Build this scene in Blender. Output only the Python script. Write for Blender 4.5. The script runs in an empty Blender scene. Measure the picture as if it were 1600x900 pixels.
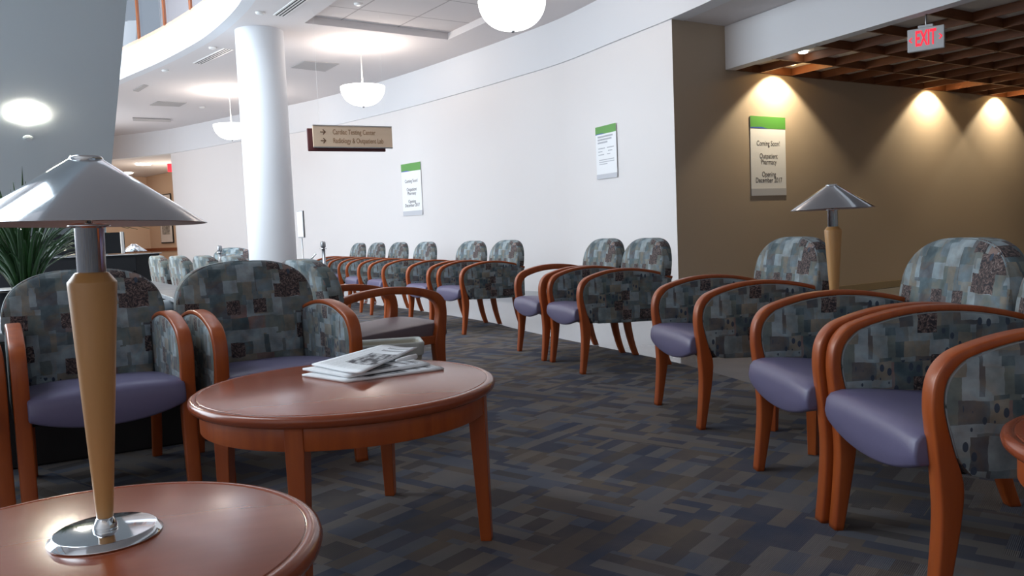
import bpy, bmesh, math, random
from math import pi, sin, cos, radians as R
from mathutils import Vector, Matrix, noise
from mathutils.geometry import tessellate_polygon
random.seed(7)
sc = bpy.context.scene
COL = sc.collection

# ------------------------------------------------------------------ camera
CAMH = 1.05
F = 1262.0                                   # focal length in pixels of a 1600 x 900 frame
_t = math.hypot(0.041, 1.0)
_d = Vector((0.041, 1.0, (450 - 361) / F)).normalized()     # "down" in camera axes (x right, y down, z forward)
_w = (Vector((0, 0, 1)) - _d * _d.z).normalized()           # level "forward"
_r = _d.cross(_w)                                           # level "right"
# rows: world axis expressed in camera axes -> rotation whose columns are blender camera axes in world
bx = Vector((_r.x, _w.x, -_d.x)); by = -Vector((_r.y, _w.y, -_d.y)); bz = -Vector((_r.z, _w.z, -_d.z))
cam_data = bpy.data.cameras.new('camera')
cam_data.sensor_width = 36.0
cam_data.lens = F / 1600 * 36.0
cam_data.clip_start = 0.05
cam = bpy.data.objects.new('camera', cam_data)
M3 = Matrix((bx, by, bz)).transposed()
cam.matrix_world = Matrix.Translation((0, 0, CAMH)) @ M3.to_4x4()
COL.objects.link(cam)
sc.camera = cam

# ------------------------------------------------------------------ colour management, world, large lights
sc.view_settings.view_transform = 'Standard'
sc.view_settings.look = 'None'
sc.view_settings.gamma = 1.0
sc.view_settings.use_curve_mapping = False
sc.view_settings.exposure = 0.0
sc.cycles.max_bounces = 8
sc.cycles.diffuse_bounces = 5
sc.cycles.sample_clamp_indirect = 6.0
world = bpy.data.worlds.new('world'); sc.world = world
world.use_nodes = True
bg = world.node_tree.nodes['Background']
bg.inputs['Color'].default_value = (0.72, 0.85, 1.0, 1)
bg.inputs['Strength'].default_value = 0.45

def area_light(name, loc, direction, sx, sy, power, color):
    l = bpy.data.lights.new(name, 'AREA'); l.shape = 'RECTANGLE'; l.size = sx; l.size_y = sy
    l.energy = power; l.color = color
    o = bpy.data.objects.new(name, l); COL.objects.link(o)
    o.location = loc
    o.rotation_euler = Vector(direction).to_track_quat('-Z', 'Y').to_euler()
    return o
# daylight through the tall window wall on the left, and through the roof light of the atrium, plus two added fill lights
area_light('window_daylight', (-9.3, 7.8, 3.6), (1, 0.0, -0.10), 9.4, 6.0, 1250, (0.80, 0.91, 1.0))
area_light('far_left_fill', (-10.6, 17.2, 3.6), (1, 0.0, -0.05), 4.5, 5.0, 300, (0.86, 0.93, 1.0))  # added fill at a windowless wall, brightens the far white wall
area_light('front_wall_fill', (0.5, -2.2, 3.9), (0, -0.7, -1), 9.0, 0.4, 22, (1.0, 0.86, 0.70))  # added fill behind the camera, gives the chrome something warm to reflect
area_light('roof_daylight', (-5.0, 6.5, 8.8), (0.15, 0.25, -1), 5.0, 9.0, 1150, (0.82, 0.92, 1.0))

# ------------------------------------------------------------------ helpers
def at(x, y, z=0.0):
    """the place at height z that the photograph shows at pixel x, y"""
    v = Vector((x - 800, y - 450, F))
    X, Y, Z = v.dot(_r), v.dot(_w), -v.dot(_d)
    s = (z - CAMH) / Z
    return Vector((X * s, Y * s, z))

def material(name):
    m = bpy.data.materials.new(name); m.use_nodes = True
    return m, m.node_tree, m.node_tree.nodes['Principled BSDF']

def plain(name, col, rough=0.6, metal=0.0, spec=0.5, emit=None, es=0.0, bump=None, coat=0.0):
    m, nt, b = material(name)
    b.inputs['Base Color'].default_value = (*col, 1)
    b.inputs['Roughness'].default_value = rough
    b.inputs['Metallic'].default_value = metal
    b.inputs['Specular IOR Level'].default_value = spec
    b.inputs['Coat Weight'].default_value = coat
    if emit:
        b.inputs['Emission Color'].default_value = (*emit, 1)
        b.inputs['Emission Strength'].default_value = es
    n = nt.nodes.new('ShaderNodeTexNoise'); n.inputs['Scale'].default_value = bump[0] if bump else 40
    n.inputs['Detail'].default_value = 4
    tc = nt.nodes.new('ShaderNodeTexCoord'); nt.links.new(tc.outputs['Object'], n.inputs['Vector'])
    if bump:
        bp = nt.nodes.new('ShaderNodeBump'); bp.inputs['Strength'].default_value = bump[1]; bp.inputs['Distance'].default_value = 0.01
        nt.links.new(n.outputs['Fac'], bp.inputs['Height']); nt.links.new(bp.outputs['Normal'], b.inputs['Normal'])
    else:
        mr = nt.nodes.new('ShaderNodeMapRange')
        mr.inputs['To Min'].default_value = max(0.0, rough - 0.03); mr.inputs['To Max'].default_value = min(1.0, rough + 0.03)
        nt.links.new(n.outputs['Fac'], mr.inputs['Value']); nt.links.new(mr.outputs['Result'], b.inputs['Roughness'])
    return m

def ramp(nt, stops, interp='LINEAR'):
    r = nt.nodes.new('ShaderNodeValToRGB'); cr = r.color_ramp; cr.interpolation = interp
    while len(cr.elements) < len(stops): cr.elements.new(0.5)
    for e, (p, c) in zip(cr.elements, stops):
        e.position = p; e.color = (*c, 1)
    return r

def wood(name, c1, c2, rough=0.28, scale=(18, 18, 2.0), coat=0.3):
    m, nt, b = material(name)
    tc = nt.nodes.new('ShaderNodeTexCoord'); mp = nt.nodes.new('ShaderNodeMapping'); mp.inputs['Scale'].default_value = scale
    n = nt.nodes.new('ShaderNodeTexNoise'); n.inputs['Scale'].default_value = 1.6; n.inputs['Detail'].default_value = 6; n.inputs['Distortion'].default_value = 0.15
    r = ramp(nt, [(0.25, c1), (0.75, c2)])
    nt.links.new(tc.outputs['Object'], mp.inputs['Vector']); nt.links.new(mp.outputs[0], n.inputs['Vector'])
    nt.links.new(n.outputs['Fac'], r.inputs['Fac']); nt.links.new(r.outputs[0], b.inputs['Base Color'])
    b.inputs['Roughness'].default_value = rough; b.inputs['Coat Weight'].default_value = coat; b.inputs['Coat Roughness'].default_value = 0.12
    return m

def math_node(nt, op, a, b=None):
    n = nt.nodes.new('ShaderNodeMath'); n.operation = op
    for i, v in enumerate((a, b)):
        if v is None: continue
        if isinstance(v, (int, float)): n.inputs[i].default_value = v
        else: nt.links.new(v, n.inputs[i])
    return n.outputs[0]

def mix_col(nt, fac, a, b, mode='MIX'):
    n = nt.nodes.new('ShaderNodeMix'); n.data_type = 'RGBA'; n.blend_type = mode
    for sock, v in ((0, fac), (6, a), (7, b)):
        if isinstance(v, (int, float)): n.inputs[sock].default_value = v
        elif isinstance(v, tuple): n.inputs[sock].default_value = (*v, 1)
        else: nt.links.new(v, n.inputs[sock])
    return n.outputs[2]

def patches(nt, vec, sx, sy, off, shift=0.37):
    """random value per rectangle, alternate rows shifted"""
    sep = nt.nodes.new('ShaderNodeSeparateXYZ'); nt.links.new(vec, sep.inputs[0])
    row = math_node(nt, 'FLOOR', math_node(nt, 'ADD', math_node(nt, 'MULTIPLY', sep.outputs[1], sy), off))
    wn0 = nt.nodes.new('ShaderNodeTexWhiteNoise'); wn0.noise_dimensions = '1D'; nt.links.new(row, wn0.inputs['W'])
    xs = math_node(nt, 'ADD', math_node(nt, 'MULTIPLY', sep.outputs[0], sx), math_node(nt, 'MULTIPLY', wn0.outputs['Value'], 3.0))
    colm = math_node(nt, 'FLOOR', xs)
    cb = nt.nodes.new('ShaderNodeCombineXYZ'); nt.links.new(colm, cb.inputs[0]); nt.links.new(row, cb.inputs[1]); cb.inputs[2].default_value = off
    wn = nt.nodes.new('ShaderNodeTexWhiteNoise'); wn.noise_dimensions = '3D'; nt.links.new(cb.outputs[0], wn.inputs['Vector'])
    return wn.outputs['Value']

def fabric_material():
    m, nt, b = material('patchwork_fabric')
    uv = nt.nodes.new('ShaderNodeUVMap'); uv.uv_map = 'uv'
    # brushed edges: the coordinate wobbles a little
    nz = nt.nodes.new('ShaderNodeTexNoise'); nz.inputs['Scale'].default_value = 16; nz.inputs['Detail'].default_value = 3
    nt.links.new(uv.outputs[0], nz.inputs['Vector'])
    vm = nt.nodes.new('ShaderNodeVectorMath'); vm.operation = 'SUBTRACT'; nt.links.new(nz.outputs['Color'], vm.inputs[0]); vm.inputs[1].default_value = (0.5, 0.5, 0.5)
    vs = nt.nodes.new('ShaderNodeVectorMath'); vs.operation = 'SCALE'; vs.inputs['Scale'].default_value = 0.016; nt.links.new(vm.outputs[0], vs.inputs[0])
    va = nt.nodes.new('ShaderNodeVectorMath'); va.operation = 'ADD'; nt.links.new(uv.outputs[0], va.inputs[0]); nt.links.new(vs.outputs[0], va.inputs[1])
    vec = va.outputs[0]
    pal = [(0.0, (0.14, 0.185, 0.215)), (0.14, (0.30, 0.365, 0.39)), (0.30, (0.055, 0.095, 0.115)), (0.42, (0.27, 0.24, 0.19)),
           (0.54, (0.15, 0.185, 0.175)), (0.66, (0.075, 0.070, 0.085)), (0.80, (0.34, 0.41, 0.45)), (0.95, (0.25, 0.145, 0.13))]
    c1 = ramp(nt, pal, 'CONSTANT'); nt.links.new(patches(nt, vec, 12, 16, 0.3), c1.inputs[0])
    c2 = ramp(nt, [(p, c) for p, c in zip([0, .12, .3, .45, .6, .72, .86, .95], [pal[i][1] for i in (4, 0, 6, 2, 1, 3, 5, 7)])], 'CONSTANT')
    nt.links.new(patches(nt, vec, 21, 11, 5.7), c2.inputs[0])
    sel = math_node(nt, 'GREATER_THAN', patches(nt, vec, 11, 10, 11.2), 0.5)
    col = mix_col(nt, sel, c1.outputs[0], c2.outputs[0])
    w1 = nt.nodes.new('ShaderNodeTexNoise'); w1.inputs['Scale'].default_value = 7.5; w1.inputs['Detail'].default_value = 4; w1.inputs['Distortion'].default_value = 0.8
    nt.links.new(uv.outputs[0], w1.inputs['Vector'])
    w1r = ramp(nt, [(0.30, (0.045, 0.075, 0.090)), (0.42, (0.14, 0.175, 0.185)), (0.50, (0.23, 0.195, 0.15)), (0.58, (0.16, 0.22, 0.25)), (0.72, (0.33, 0.40, 0.43))])
    nt.links.new(w1.outputs['Fac'], w1r.inputs[0])
    w2 = nt.nodes.new('ShaderNodeTexNoise'); w2.inputs['Scale'].default_value = 13; w2.inputs['Detail'].default_value = 3
    nt.links.new(uv.outputs[0], w2.inputs['Vector'])
    w2r = ramp(nt, [(0.35, (0.15, 0.15, 0.15)), (0.65, (0.62, 0.62, 0.62))]); nt.links.new(w2.outputs['Fac'], w2r.inputs[0])
    col = mix_col(nt, w2r.outputs[0], col, w1r.outputs[0])
    # dark printed squares with scribbled flowers
    dsel = math_node(nt, 'GREATER_THAN', patches(nt, vec, 15, 14, 21.4), 0.82)
    sn = nt.nodes.new('ShaderNodeTexNoise'); sn.inputs['Scale'].default_value = 42; sn.inputs['Detail'].default_value = 4; sn.inputs['Distortion'].default_value = 2.5
    nt.links.new(uv.outputs[0], sn.inputs['Vector'])
    dr = ramp(nt, [(0.42, (0.025, 0.022, 0.028)), (0.58, (0.15, 0.10, 0.09)), (0.72, (0.30, 0.26, 0.25))]); nt.links.new(sn.outputs['Fac'], dr.inputs[0])
    col = mix_col(nt, dsel, col, dr.outputs[0])
    # leaf prints: small dark ovals in some patches
    mp = nt.nodes.new('ShaderNodeMapping'); mp.inputs['Scale'].default_value = (34, 20, 1); mp.inputs['Rotation'].default_value = (0, 0, 0.3)
    nt.links.new(uv.outputs[0], mp.inputs['Vector'])
    vo = nt.nodes.new('ShaderNodeTexVoronoi'); vo.inputs['Scale'].default_value = 1.0; vo.inputs['Randomness'].default_value = 0.4
    nt.links.new(mp.outputs[0], vo.inputs['Vector'])
    leaf = math_node(nt, 'LESS_THAN', vo.outputs['Distance'], 0.27)
    lsel = math_node(nt, 'GREATER_THAN', patches(nt, vec, 6.5, 10, 33.3), 0.84)
    col = mix_col(nt, math_node(nt, 'MULTIPLY', leaf, lsel), col, (0.045, 0.065, 0.10))
    # weave
    wv = nt.nodes.new('ShaderNodeTexNoise'); wv.inputs['Scale'].default_value = 14; wv.inputs['Detail'].default_value = 5
    nt.links.new(uv.outputs[0], wv.inputs['Vector'])
    wr = ramp(nt, [(0.3, (0.62, 0.62, 0.62)), (0.7, (1.18, 1.18, 1.18))]); nt.links.new(wv.outputs['Fac'], wr.inputs[0])
    col = mix_col(nt, 1.0, col, wr.outputs[0], 'MULTIPLY')
    nt.links.new(col, b.inputs['Base Color'])
    b.inputs['Roughness'].default_value = 0.85
    b.inputs['Sheen Weight'].default_value = 0.08
    return m

def carpet_material():
    m, nt, b = material('carpet_weave')
    tc = nt.nodes.new('ShaderNodeTexCoord'); mp = nt.nodes.new('ShaderNodeMapping'); mp.inputs['Rotation'].default_value = (0, 0, R(38))
    nt.links.new(tc.outputs['Object'], mp.inputs['Vector']); v = mp.outputs[0]
    pa = [(0, (0.190, 0.176, 0.172)), (.2, (0.052, 0.066, 0.108)), (.4, (0.200, 0.166, 0.140)), (.55, (0.080, 0.070, 0.068)), (.7, (0.112, 0.130, 0.172)), (.85, (0.135, 0.105, 0.082))]
    a = ramp(nt, pa, 'CONSTANT'); nt.links.new(patches(nt, v, 5.2, 17, 0.0), a.inputs[0])
    c = ramp(nt, pa, 'CONSTANT'); nt.links.new(patches(nt, v, 15, 5.6, 9.0), c.inputs[0])
    sel = math_node(nt, 'GREATER_THAN', patches(nt, v, 5.0, 5.0, 17.0), 0.5)
    col = mix_col(nt, sel, a.outputs[0], c.outputs[0])
    bn = nt.nodes.new('ShaderNodeTexNoise'); bn.inputs['Scale'].default_value = 3.5; bn.inputs['Detail'].default_value = 3; nt.links.new(v, bn.inputs['Vector'])
    br = ramp(nt, [(0.3, (0.075, 0.086, 0.118)), (0.7, (0.200, 0.170, 0.145))]); nt.links.new(bn.outputs['Fac'], br.inputs[0])
    col = mix_col(nt, 0.40, col, br.outputs[0])
    sep = nt.nodes.new('ShaderNodeSeparateXYZ'); nt.links.new(v, sep.inputs[0])
    s1 = math_node(nt, 'SINE', math_node(nt, 'MULTIPLY', sep.outputs[1], 1150.0)); s2 = math_node(nt, 'SINE', math_node(nt, 'MULTIPLY', sep.outputs[0], 1150.0))
    mx = nt.nodes.new('ShaderNodeMix'); mx.data_type = 'FLOAT'; nt.links.new(sel, mx.inputs[0]); nt.links.new(s1, mx.inputs[2]); nt.links.new(s2, mx.inputs[3])
    st = math_node(nt, 'MULTIPLY_ADD', mx.outputs[0], 0.09); st.node.inputs[2].default_value = 1.0
    cc = nt.nodes.new('ShaderNodeCombineColor')
    for i in range(3): nt.links.new(st, cc.inputs[i])
    col = mix_col(nt, 1.0, col, cc.outputs[0], 'MULTIPLY')
    nt.links.new(col, b.inputs['Base Color']); b.inputs['Roughness'].default_value = 0.95; b.inputs['Specular IOR Level'].default_value = 0.15
    bp = nt.nodes.new('ShaderNodeBump'); bp.inputs['Strength'].default_value = 0.4; bp.inputs['Distance'].default_value = 0.004
    nt.links.new(mx.outputs[0], bp.inputs['Height']); nt.links.new(bp.outputs['Normal'], b.inputs['Normal'])
    return m

M = {}
M['paint_white'] = plain('paint_white', (0.77, 0.74, 0.735), 0.7, bump=(60, 0.05))
M['ceiling_white'] = plain('ceiling_white', (0.70, 0.66, 0.66), 0.85, bump=(90, 0.08))
M['bulkhead_white'] = plain('bulkhead_white', (0.72, 0.73, 0.76), 0.8, bump=(60, 0.05))
M['paint_tan'] = plain('paint_tan', (0.44, 0.35, 0.26), 0.8, bump=(120, 0.1))
M['paint_peach'] = plain('paint_peach', (0.66, 0.49, 0.36), 0.8, bump=(80, 0.05))
M['base_tan'] = plain('base_tan', (0.30, 0.225, 0.13), 0.5)
M['base_grey'] = plain('base_grey', (0.50, 0.50, 0.51), 0.5)
M['stair_light'] = plain('stair_light_glow', (0.9, 0.9, 0.9), 0.4, emit=(1.0, 0.92, 0.76), es=330.0)
M['stair_grey'] = plain('stair_grey', (0.66, 0.74, 0.78), 0.75, bump=(50, 0.06))
M['cherry'] = wood('cherry_wood', (0.29, 0.052, 0.009), (0.40, 0.086, 0.013), rough=0.36, coat=0.06)
M['cherry_top'] = wood('cherry_top', (0.25, 0.050, 0.015), (0.275, 0.057, 0.018), rough=0.23, scale=(3, 22, 3), coat=0.12)
M['maple'] = wood('maple_wood', (0.46, 0.235, 0.080), (0.55, 0.30, 0.115), rough=0.35, scale=(10, 10, 2), coat=0.15)
M['coffer_wood'] = wood('coffer_wood', (0.13, 0.042, 0.013), (0.20, 0.066, 0.022), rough=0.55, scale=(3, 3, 20), coat=0.0)
M['coffer_board'] = plain('coffer_board', (0.66, 0.60, 0.54), 0.9)
M['rail_wood'] = wood('rail_wood', (0.60, 0.36, 0.26), (0.68, 0.43, 0.31), rough=0.5)
M['chair_rail'] = wood('chair_rail_wood', (0.22, 0.06, 0.02), (0.30, 0.09, 0.03))
M['fabric'] = fabric_material()
M['vinyl'] = plain('purple_vinyl', (0.128, 0.115, 0.205), 0.40, bump=(350, 0.06))
M['vinyl_mauve'] = plain('mauve_vinyl', (0.155, 0.115, 0.130), 0.45, bump=(350, 0.06))
M['under'] = plain('black_underlay', (0.012, 0.012, 0.013), 0.9)
M['chrome'] = plain('chrome', (0.72, 0.74, 0.76), 0.07, metal=1.0)
M['shade_metal'] = plain('brushed_shade_metal', (0.66, 0.69, 0.72), 0.10, metal=1.0)
M['shade_inner'] = plain('shade_lining', (0.70, 0.62, 0.58), 0.35, metal=0.6)
M['steel'] = plain('dull_steel', (0.35, 0.36, 0.38), 0.35, metal=1.0)
M['carpet'] = carpet_material()
M['paper'] = plain('white_paper', (0.86, 0.87, 0.89), 0.6)
M['green'] = plain('green_print', (0.10, 0.32, 0.06), 0.5)
M['blue'] = plain('blue_print', (0.05, 0.10, 0.42), 0.5)
M['ink'] = plain('grey_ink', (0.10, 0.09, 0.09), 0.7)
M['ink_light'] = plain('pale_grey_ink', (0.45, 0.46, 0.50), 0.7)
M['footer'] = plain('pale_footer_print', (0.55, 0.56, 0.60), 0.6)
M['sign_tan'] = plain('sign_beige', (0.66, 0.50, 0.36), 0.5)
M['sign_maroon'] = plain('sign_maroon', (0.10, 0.022, 0.025), 0.4)
M['sign_brown'] = plain('sign_lettering', (0.30, 0.17, 0.09), 0.6)
M['sign_dark'] = plain('sign_arrow_brown', (0.13, 0.06, 0.03), 0.6)
M['exit_white'] = plain('exit_sign_housing', (0.62, 0.64, 0.66), 0.5)
M['exit_red'] = plain('exit_sign_red', (0.8, 0.02, 0.03), 0.5, emit=(1.0, 0.02, 0.05), es=1.1)
M['lamp_glow'] = plain('lit_glass', (0.9, 0.9, 0.9), 0.4, emit=(1.0, 0.97, 0.93), es=3.2)
M['down_glow'] = plain('downlight_glow', (0.9, 0.9, 0.9), 0.4, emit=(1.0, 0.95, 0.84), es=9.0)
M['white_metal'] = plain('white_metal', (0.78, 0.77, 0.76), 0.4)
M['dark_gap'] = plain('dark_slot', (0.02, 0.02, 0.025), 0.8)
M['grille_grey'] = plain('grille_grey', (0.42, 0.40, 0.40), 0.7)
M['black'] = plain('black_lacquer', (0.006, 0.007, 0.010), 0.6, spec=0.10)
M['welt'] = plain('pale_welt', (0.26, 0.29, 0.31), 0.8)
M['black_rope'] = plain('black_velvet', (0.012, 0.012, 0.014), 0.95)
M['slate'] = wood('slate_slab', (0.085, 0.095, 0.11), (0.17, 0.185, 0.205), rough=0.4, scale=(3, 14, 3), coat=0.0)
M['planter_shade_black'] = plain('planter_shade_black', (0.012, 0.012, 0.014), 0.6)  # shade under the left chairs put into the planter base colour
M['curb'] = plain('concrete_curb', (0.36, 0.38, 0.41), 0.7, bump=(40, 0.1))
M['stone'] = plain('river_stone', (0.40, 0.45, 0.49), 0.45, bump=(12, 0.15))
M['leaf'] = wood('leaf_green', (0.012, 0.05, 0.012), (0.04, 0.13, 0.03), rough=0.35, scale=(4, 4, 4), coat=0.0)
M['bin'] = plain('beige_plastic', (0.38, 0.35, 0.28), 0.5)
M['liner'] = plain('white_bin_liner', (0.50, 0.51, 0.48), 0.45)
M['mat_board'] = plain('picture_mount', (0.75, 0.72, 0.70), 0.7)
M['foot'] = plain('black_foot', (0.02, 0.02, 0.02), 0.8)

def tile_material():
    m, nt, b = material('polished_floor_tile')
    tc = nt.nodes.new('ShaderNodeTexCoord')
    n = nt.nodes.new('ShaderNodeTexNoise'); n.inputs['Scale'].default_value = 2.2; n.inputs['Detail'].default_value = 6
    nt.links.new(tc.outputs['Object'], n.inputs['Vector'])
    r = ramp(nt, [(0.3, (0.24, 0.26, 0.30)), (0.7, (0.29, 0.305, 0.34))]); nt.links.new(n.outputs['Fac'], r.inputs[0])
    nt.links.new(r.outputs[0], b.inputs['Base Color']); b.inputs['Roughness'].default_value = 0.08; b.inputs['Specular IOR Level'].default_value = 0.9
    return m
M['tile'] = tile_material()

def ceiling_tile_material():
    m, nt, b = material('ceiling_tiles')
    uv = nt.nodes.new('ShaderNodeUVMap'); uv.uv_map = 'uv'
    br = nt.nodes.new('ShaderNodeTexBrick'); br.offset = 0.0; br.inputs['Scale'].default_value = 1.0
    br.inputs['Color1'].default_value = (0.62, 0.58, 0.58, 1); br.inputs['Color2'].default_value = (0.64, 0.60, 0.60, 1); br.inputs['Mortar'].default_value = (0.36, 0.33, 0.33, 1)
    br.inputs['Mortar Size'].default_value = 0.012; br.inputs['Brick Width'].default_value = 0.9; br.inputs['Row Height'].default_value = 0.9
    nt.links.new(uv.outputs[0], br.inputs['Vector']); nt.links.new(br.outputs['Color'], b.inputs['Base Color']); b.inputs['Roughness'].default_value = 0.9
    return m
M['ceiling_tiles'] = ceiling_tile_material()

def glass_material():
    m, nt, b = material('railing_glass')
    b.inputs['Base Color'].default_value = (0.9, 0.94, 1.0, 1); b.inputs['Roughness'].default_value = 0.02
    b.inputs['Transmission Weight'].default_value = 1.0; b.inputs['IOR'].default_value = 1.1
    return m
M['glass'] = glass_material()

def newsprint_material():
    m, nt, b = material('newsprint')
    uv = nt.nodes.new('ShaderNodeUVMap'); uv.uv_map = 'uv'
    sep = nt.nodes.new('ShaderNodeSeparateXYZ'); nt.links.new(uv.outputs[0], sep.inputs[0])
    u, v = sep.outputs[0], sep.outputs[1]
    def band(x, lo, hi):
        return math_node(nt, 'MULTIPLY', math_node(nt, 'GREATER_THAN', x, lo), math_node(nt, 'LESS_THAN', x, hi))
    line = math_node(nt, 'GREATER_THAN', math_node(nt, 'SINE', math_node(nt, 'MULTIPLY', v, 330.0)), 0.1)
    cols = math_node(nt, 'GREATER_THAN', math_node(nt, 'FRACT', math_node(nt, 'MULTIPLY', u, 5.0)), 0.1)
    nz = nt.nodes.new('ShaderNodeTexNoise'); nz.inputs['Scale'].default_value = 110; nt.links.new(uv.outputs[0], nz.inputs['Vector'])
    words = math_node(nt, 'GREATER_THAN', nz.outputs['Fac'], 0.45)
    text = math_node(nt, 'MULTIPLY', math_node(nt, 'MULTIPLY', line, cols), words)
    body = math_node(nt, 'MULTIPLY', band(v, 0.05, 0.95), band(u, 0.05, 0.95))
    text = math_node(nt, 'MULTIPLY', math_node(nt, 'MULTIPLY', text, body), 0.38)
    col = mix_col(nt, text, (0.86, 0.88, 0.90), (0.12, 0.12, 0.13))
    # large picture and headline area
    pn = nt.nodes.new('ShaderNodeTexNoise'); pn.inputs['Scale'].default_value = 9; pn.inputs['Detail'].default_value = 5; nt.links.new(uv.outputs[0], pn.inputs['Vector'])
    pr = ramp(nt, [(0.42, (0.05, 0.05, 0.06)), (0.6, (0.5, 0.51, 0.53))]); nt.links.new(pn.outputs['Fac'], pr.inputs[0])
    head = math_node(nt, 'MULTIPLY', band(u, 0.36, 0.96), band(v, 0.64, 0.95))
    col = mix_col(nt, head, col, (0.76, 0.78, 0.81))
    hl = math_node(nt, 'MULTIPLY', math_node(nt, 'MULTIPLY', math_node(nt, 'ADD', band(v, 0.86, 0.91), band(v, 0.75, 0.80)), band(u, 0.40, 0.92)), math_node(nt, 'GREATER_THAN', math_node(nt, 'FRACT', math_node(nt, 'MULTIPLY', u, 23.0)), 0.3))
    col = mix_col(nt, math_node(nt, 'MULTIPLY', hl, 0.8), col, (0.08, 0.08, 0.09))
    pic = math_node(nt, 'MULTIPLY', band(u, 0.36, 0.96), band(v, 0.22, 0.64))
    col = mix_col(nt, pic, col, pr.outputs[0])
    nt.links.new(col, b.inputs['Base Color']); b.inputs['Roughness'].default_value = 0.75
    return m
M['newsprint'] = newsprint_material()

def art_material():
    m, nt, b = material('grey_print_artwork')
    tc = nt.nodes.new('ShaderNodeTexCoord'); n = nt.nodes.new('ShaderNodeTexNoise'); n.inputs['Scale'].default_value = 9; n.inputs['Detail'].default_value = 6
    nt.links.new(tc.outputs['Object'], n.inputs['Vector'])
    r = ramp(nt, [(0.35, (0.10, 0.10, 0.10)), (0.65, (0.5, 0.48, 0.45))]); nt.links.new(n.outputs['Fac'], r.inputs[0]); nt.links.new(r.outputs[0], b.inputs['Base Color'])
    return m
M['art'] = art_material()

def box_uv(bm):
    lay = bm.loops.layers.uv.get('uv') or bm.loops.layers.uv.new('uv')
    bm.normal_update()
    for f in bm.faces:
        n = f.normal; a = max(range(3), key=lambda i: abs(n[i]))
        for l in f.loops:
            c = l.vert.co
            l[lay].uv = (c.y + 3.3, c.z + 1.1) if a == 0 else ((c.x, c.z) if a == 1 else (c.x + 1.7, c.y + 2.3))

def obj(name, bm, mat, parent=None, smooth=False, bevel=0.0, uv=True, seg=2, angle=35, loc=None, recalc=True):
    if recalc: bmesh.ops.recalc_face_normals(bm, faces=bm.faces)
    if uv: box_uv(bm)
    me = bpy.data.meshes.new(name); bm.to_mesh(me); bm.free()
    me.materials.append(mat)
    for p in me.polygons: p.use_smooth = bool(smooth)
    o = bpy.data.objects.new(name, me); COL.objects.link(o)
    if parent: o.parent = parent
    if loc is not None: o.location = loc
    if bevel:
        b = o.modifiers.new('bevel', 'BEVEL'); b.width = bevel; b.segments = seg; b.limit_method = 'ANGLE'; b.angle_limit = R(angle); b.harden_normals = False
    return o

def struct(name, bm, mat, parent=None, **k):
    o = obj(name, bm, mat, parent, **k)
    if not parent: o['kind'] = 'structure'
    return o

def tag(o, label, cat, group=None, kind=None):
    o['label'] = label; o['category'] = cat
    if group: o['group'] = group
    if kind: o['kind'] = kind
    return o

def empty(name, loc, rz, label=None, cat=None, group=None):
    o = bpy.data.objects.new(name, None); o.empty_display_size = 0.1; COL.objects.link(o)
    o.location = loc; o.rotation_euler = (0, 0, rz)
    if label: tag(o, label, cat, group)
    return o

def copy_tree(o, parent=None):
    c = o.copy(); COL.objects.link(c); c.parent = parent
    for ch in list(o.children): copy_tree(ch, c)
    return c

def add_box(bm, c, s, rot=None):
    r = bmesh.ops.create_cube(bm, size=1.0)
    mt = Matrix.Translation(c) @ (rot.to_4x4() if rot else Matrix.Identity(4)) @ Matrix.Diagonal((*s, 1))
    bmesh.ops.transform(bm, matrix=mt, verts=r['verts'])

def box(c, s, rot=None):
    bm = bmesh.new(); add_box(bm, c, s, rot); return bm

def add_prism(bm, pts, z0, z1):
    lo = [bm.verts.new((p[0], p[1], z0)) for p in pts]; hi = [bm.verts.new((p[0], p[1], z1)) for p in pts]
    n = len(pts)
    bm.faces.new(lo[::-1]); bm.faces.new(hi)
    for i in range(n): bm.faces.new((lo[i], lo[(i + 1) % n], hi[(i + 1) % n], hi[i]))

def prism(pts, z0, z1):
    bm = bmesh.new(); add_prism(bm, pts, z0, z1); return bm

def add_lathe(bm, prof, n=48, c=(0, 0, 0), close=True):
    rings = []
    for (r, z) in prof:
        if r < 1e-5: rings.append([bm.verts.new((c[0], c[1], c[2] + z))])
        else: rings.append([bm.verts.new((c[0] + r * cos(2 * pi * i / n), c[1] + r * sin(2 * pi * i / n), c[2] + z)) for i in range(n)])
    for a, b in zip(rings, rings[1:]):
        for i in range(n):
            j = (i + 1) % n
            if len(a) == 1 and len(b) == 1: continue
            if len(a) == 1: bm.faces.new((a[0], b[i], b[j]))
            elif len(b) == 1: bm.faces.new((a[i], a[j], b[0]))
            else: bm.faces.new((a[i], a[j], b[j], b[i]))

def lathe(prof, n=48, c=(0, 0, 0)):
    bm = bmesh.new(); add_lathe(bm, prof, n, c); return bm

def add_tube(bm, pts, rad, n=10):
    pts = [Vector(p) for p in pts]; rings = []
    for i, p in enumerate(pts):
        d = (pts[min(i + 1, len(pts) - 1)] - pts[max(i - 1, 0)]).normalized()
        a = d.cross(Vector((0, 0, 1)));
        if a.length < 1e-3: a = Vector((1, 0, 0))
        a.normalize(); b = d.cross(a)
        r = rad[i] if isinstance(rad, (list, tuple)) else rad
        rings.append([bm.verts.new(p + a * r * cos(2 * pi * k / n) + b * r * sin(2 * pi * k / n)) for k in range(n)])
    for u, v in zip(rings, rings[1:]):
        for k in range(n): bm.faces.new((u[k], u[(k + 1) % n], v[(k + 1) % n], v[k]))
    bm.faces.new(rings[0][::-1]); bm.faces.new(rings[-1])

def tube(pts, rad, n=10):
    bm = bmesh.new(); add_tube(bm, pts, rad, n); return bm

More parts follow.
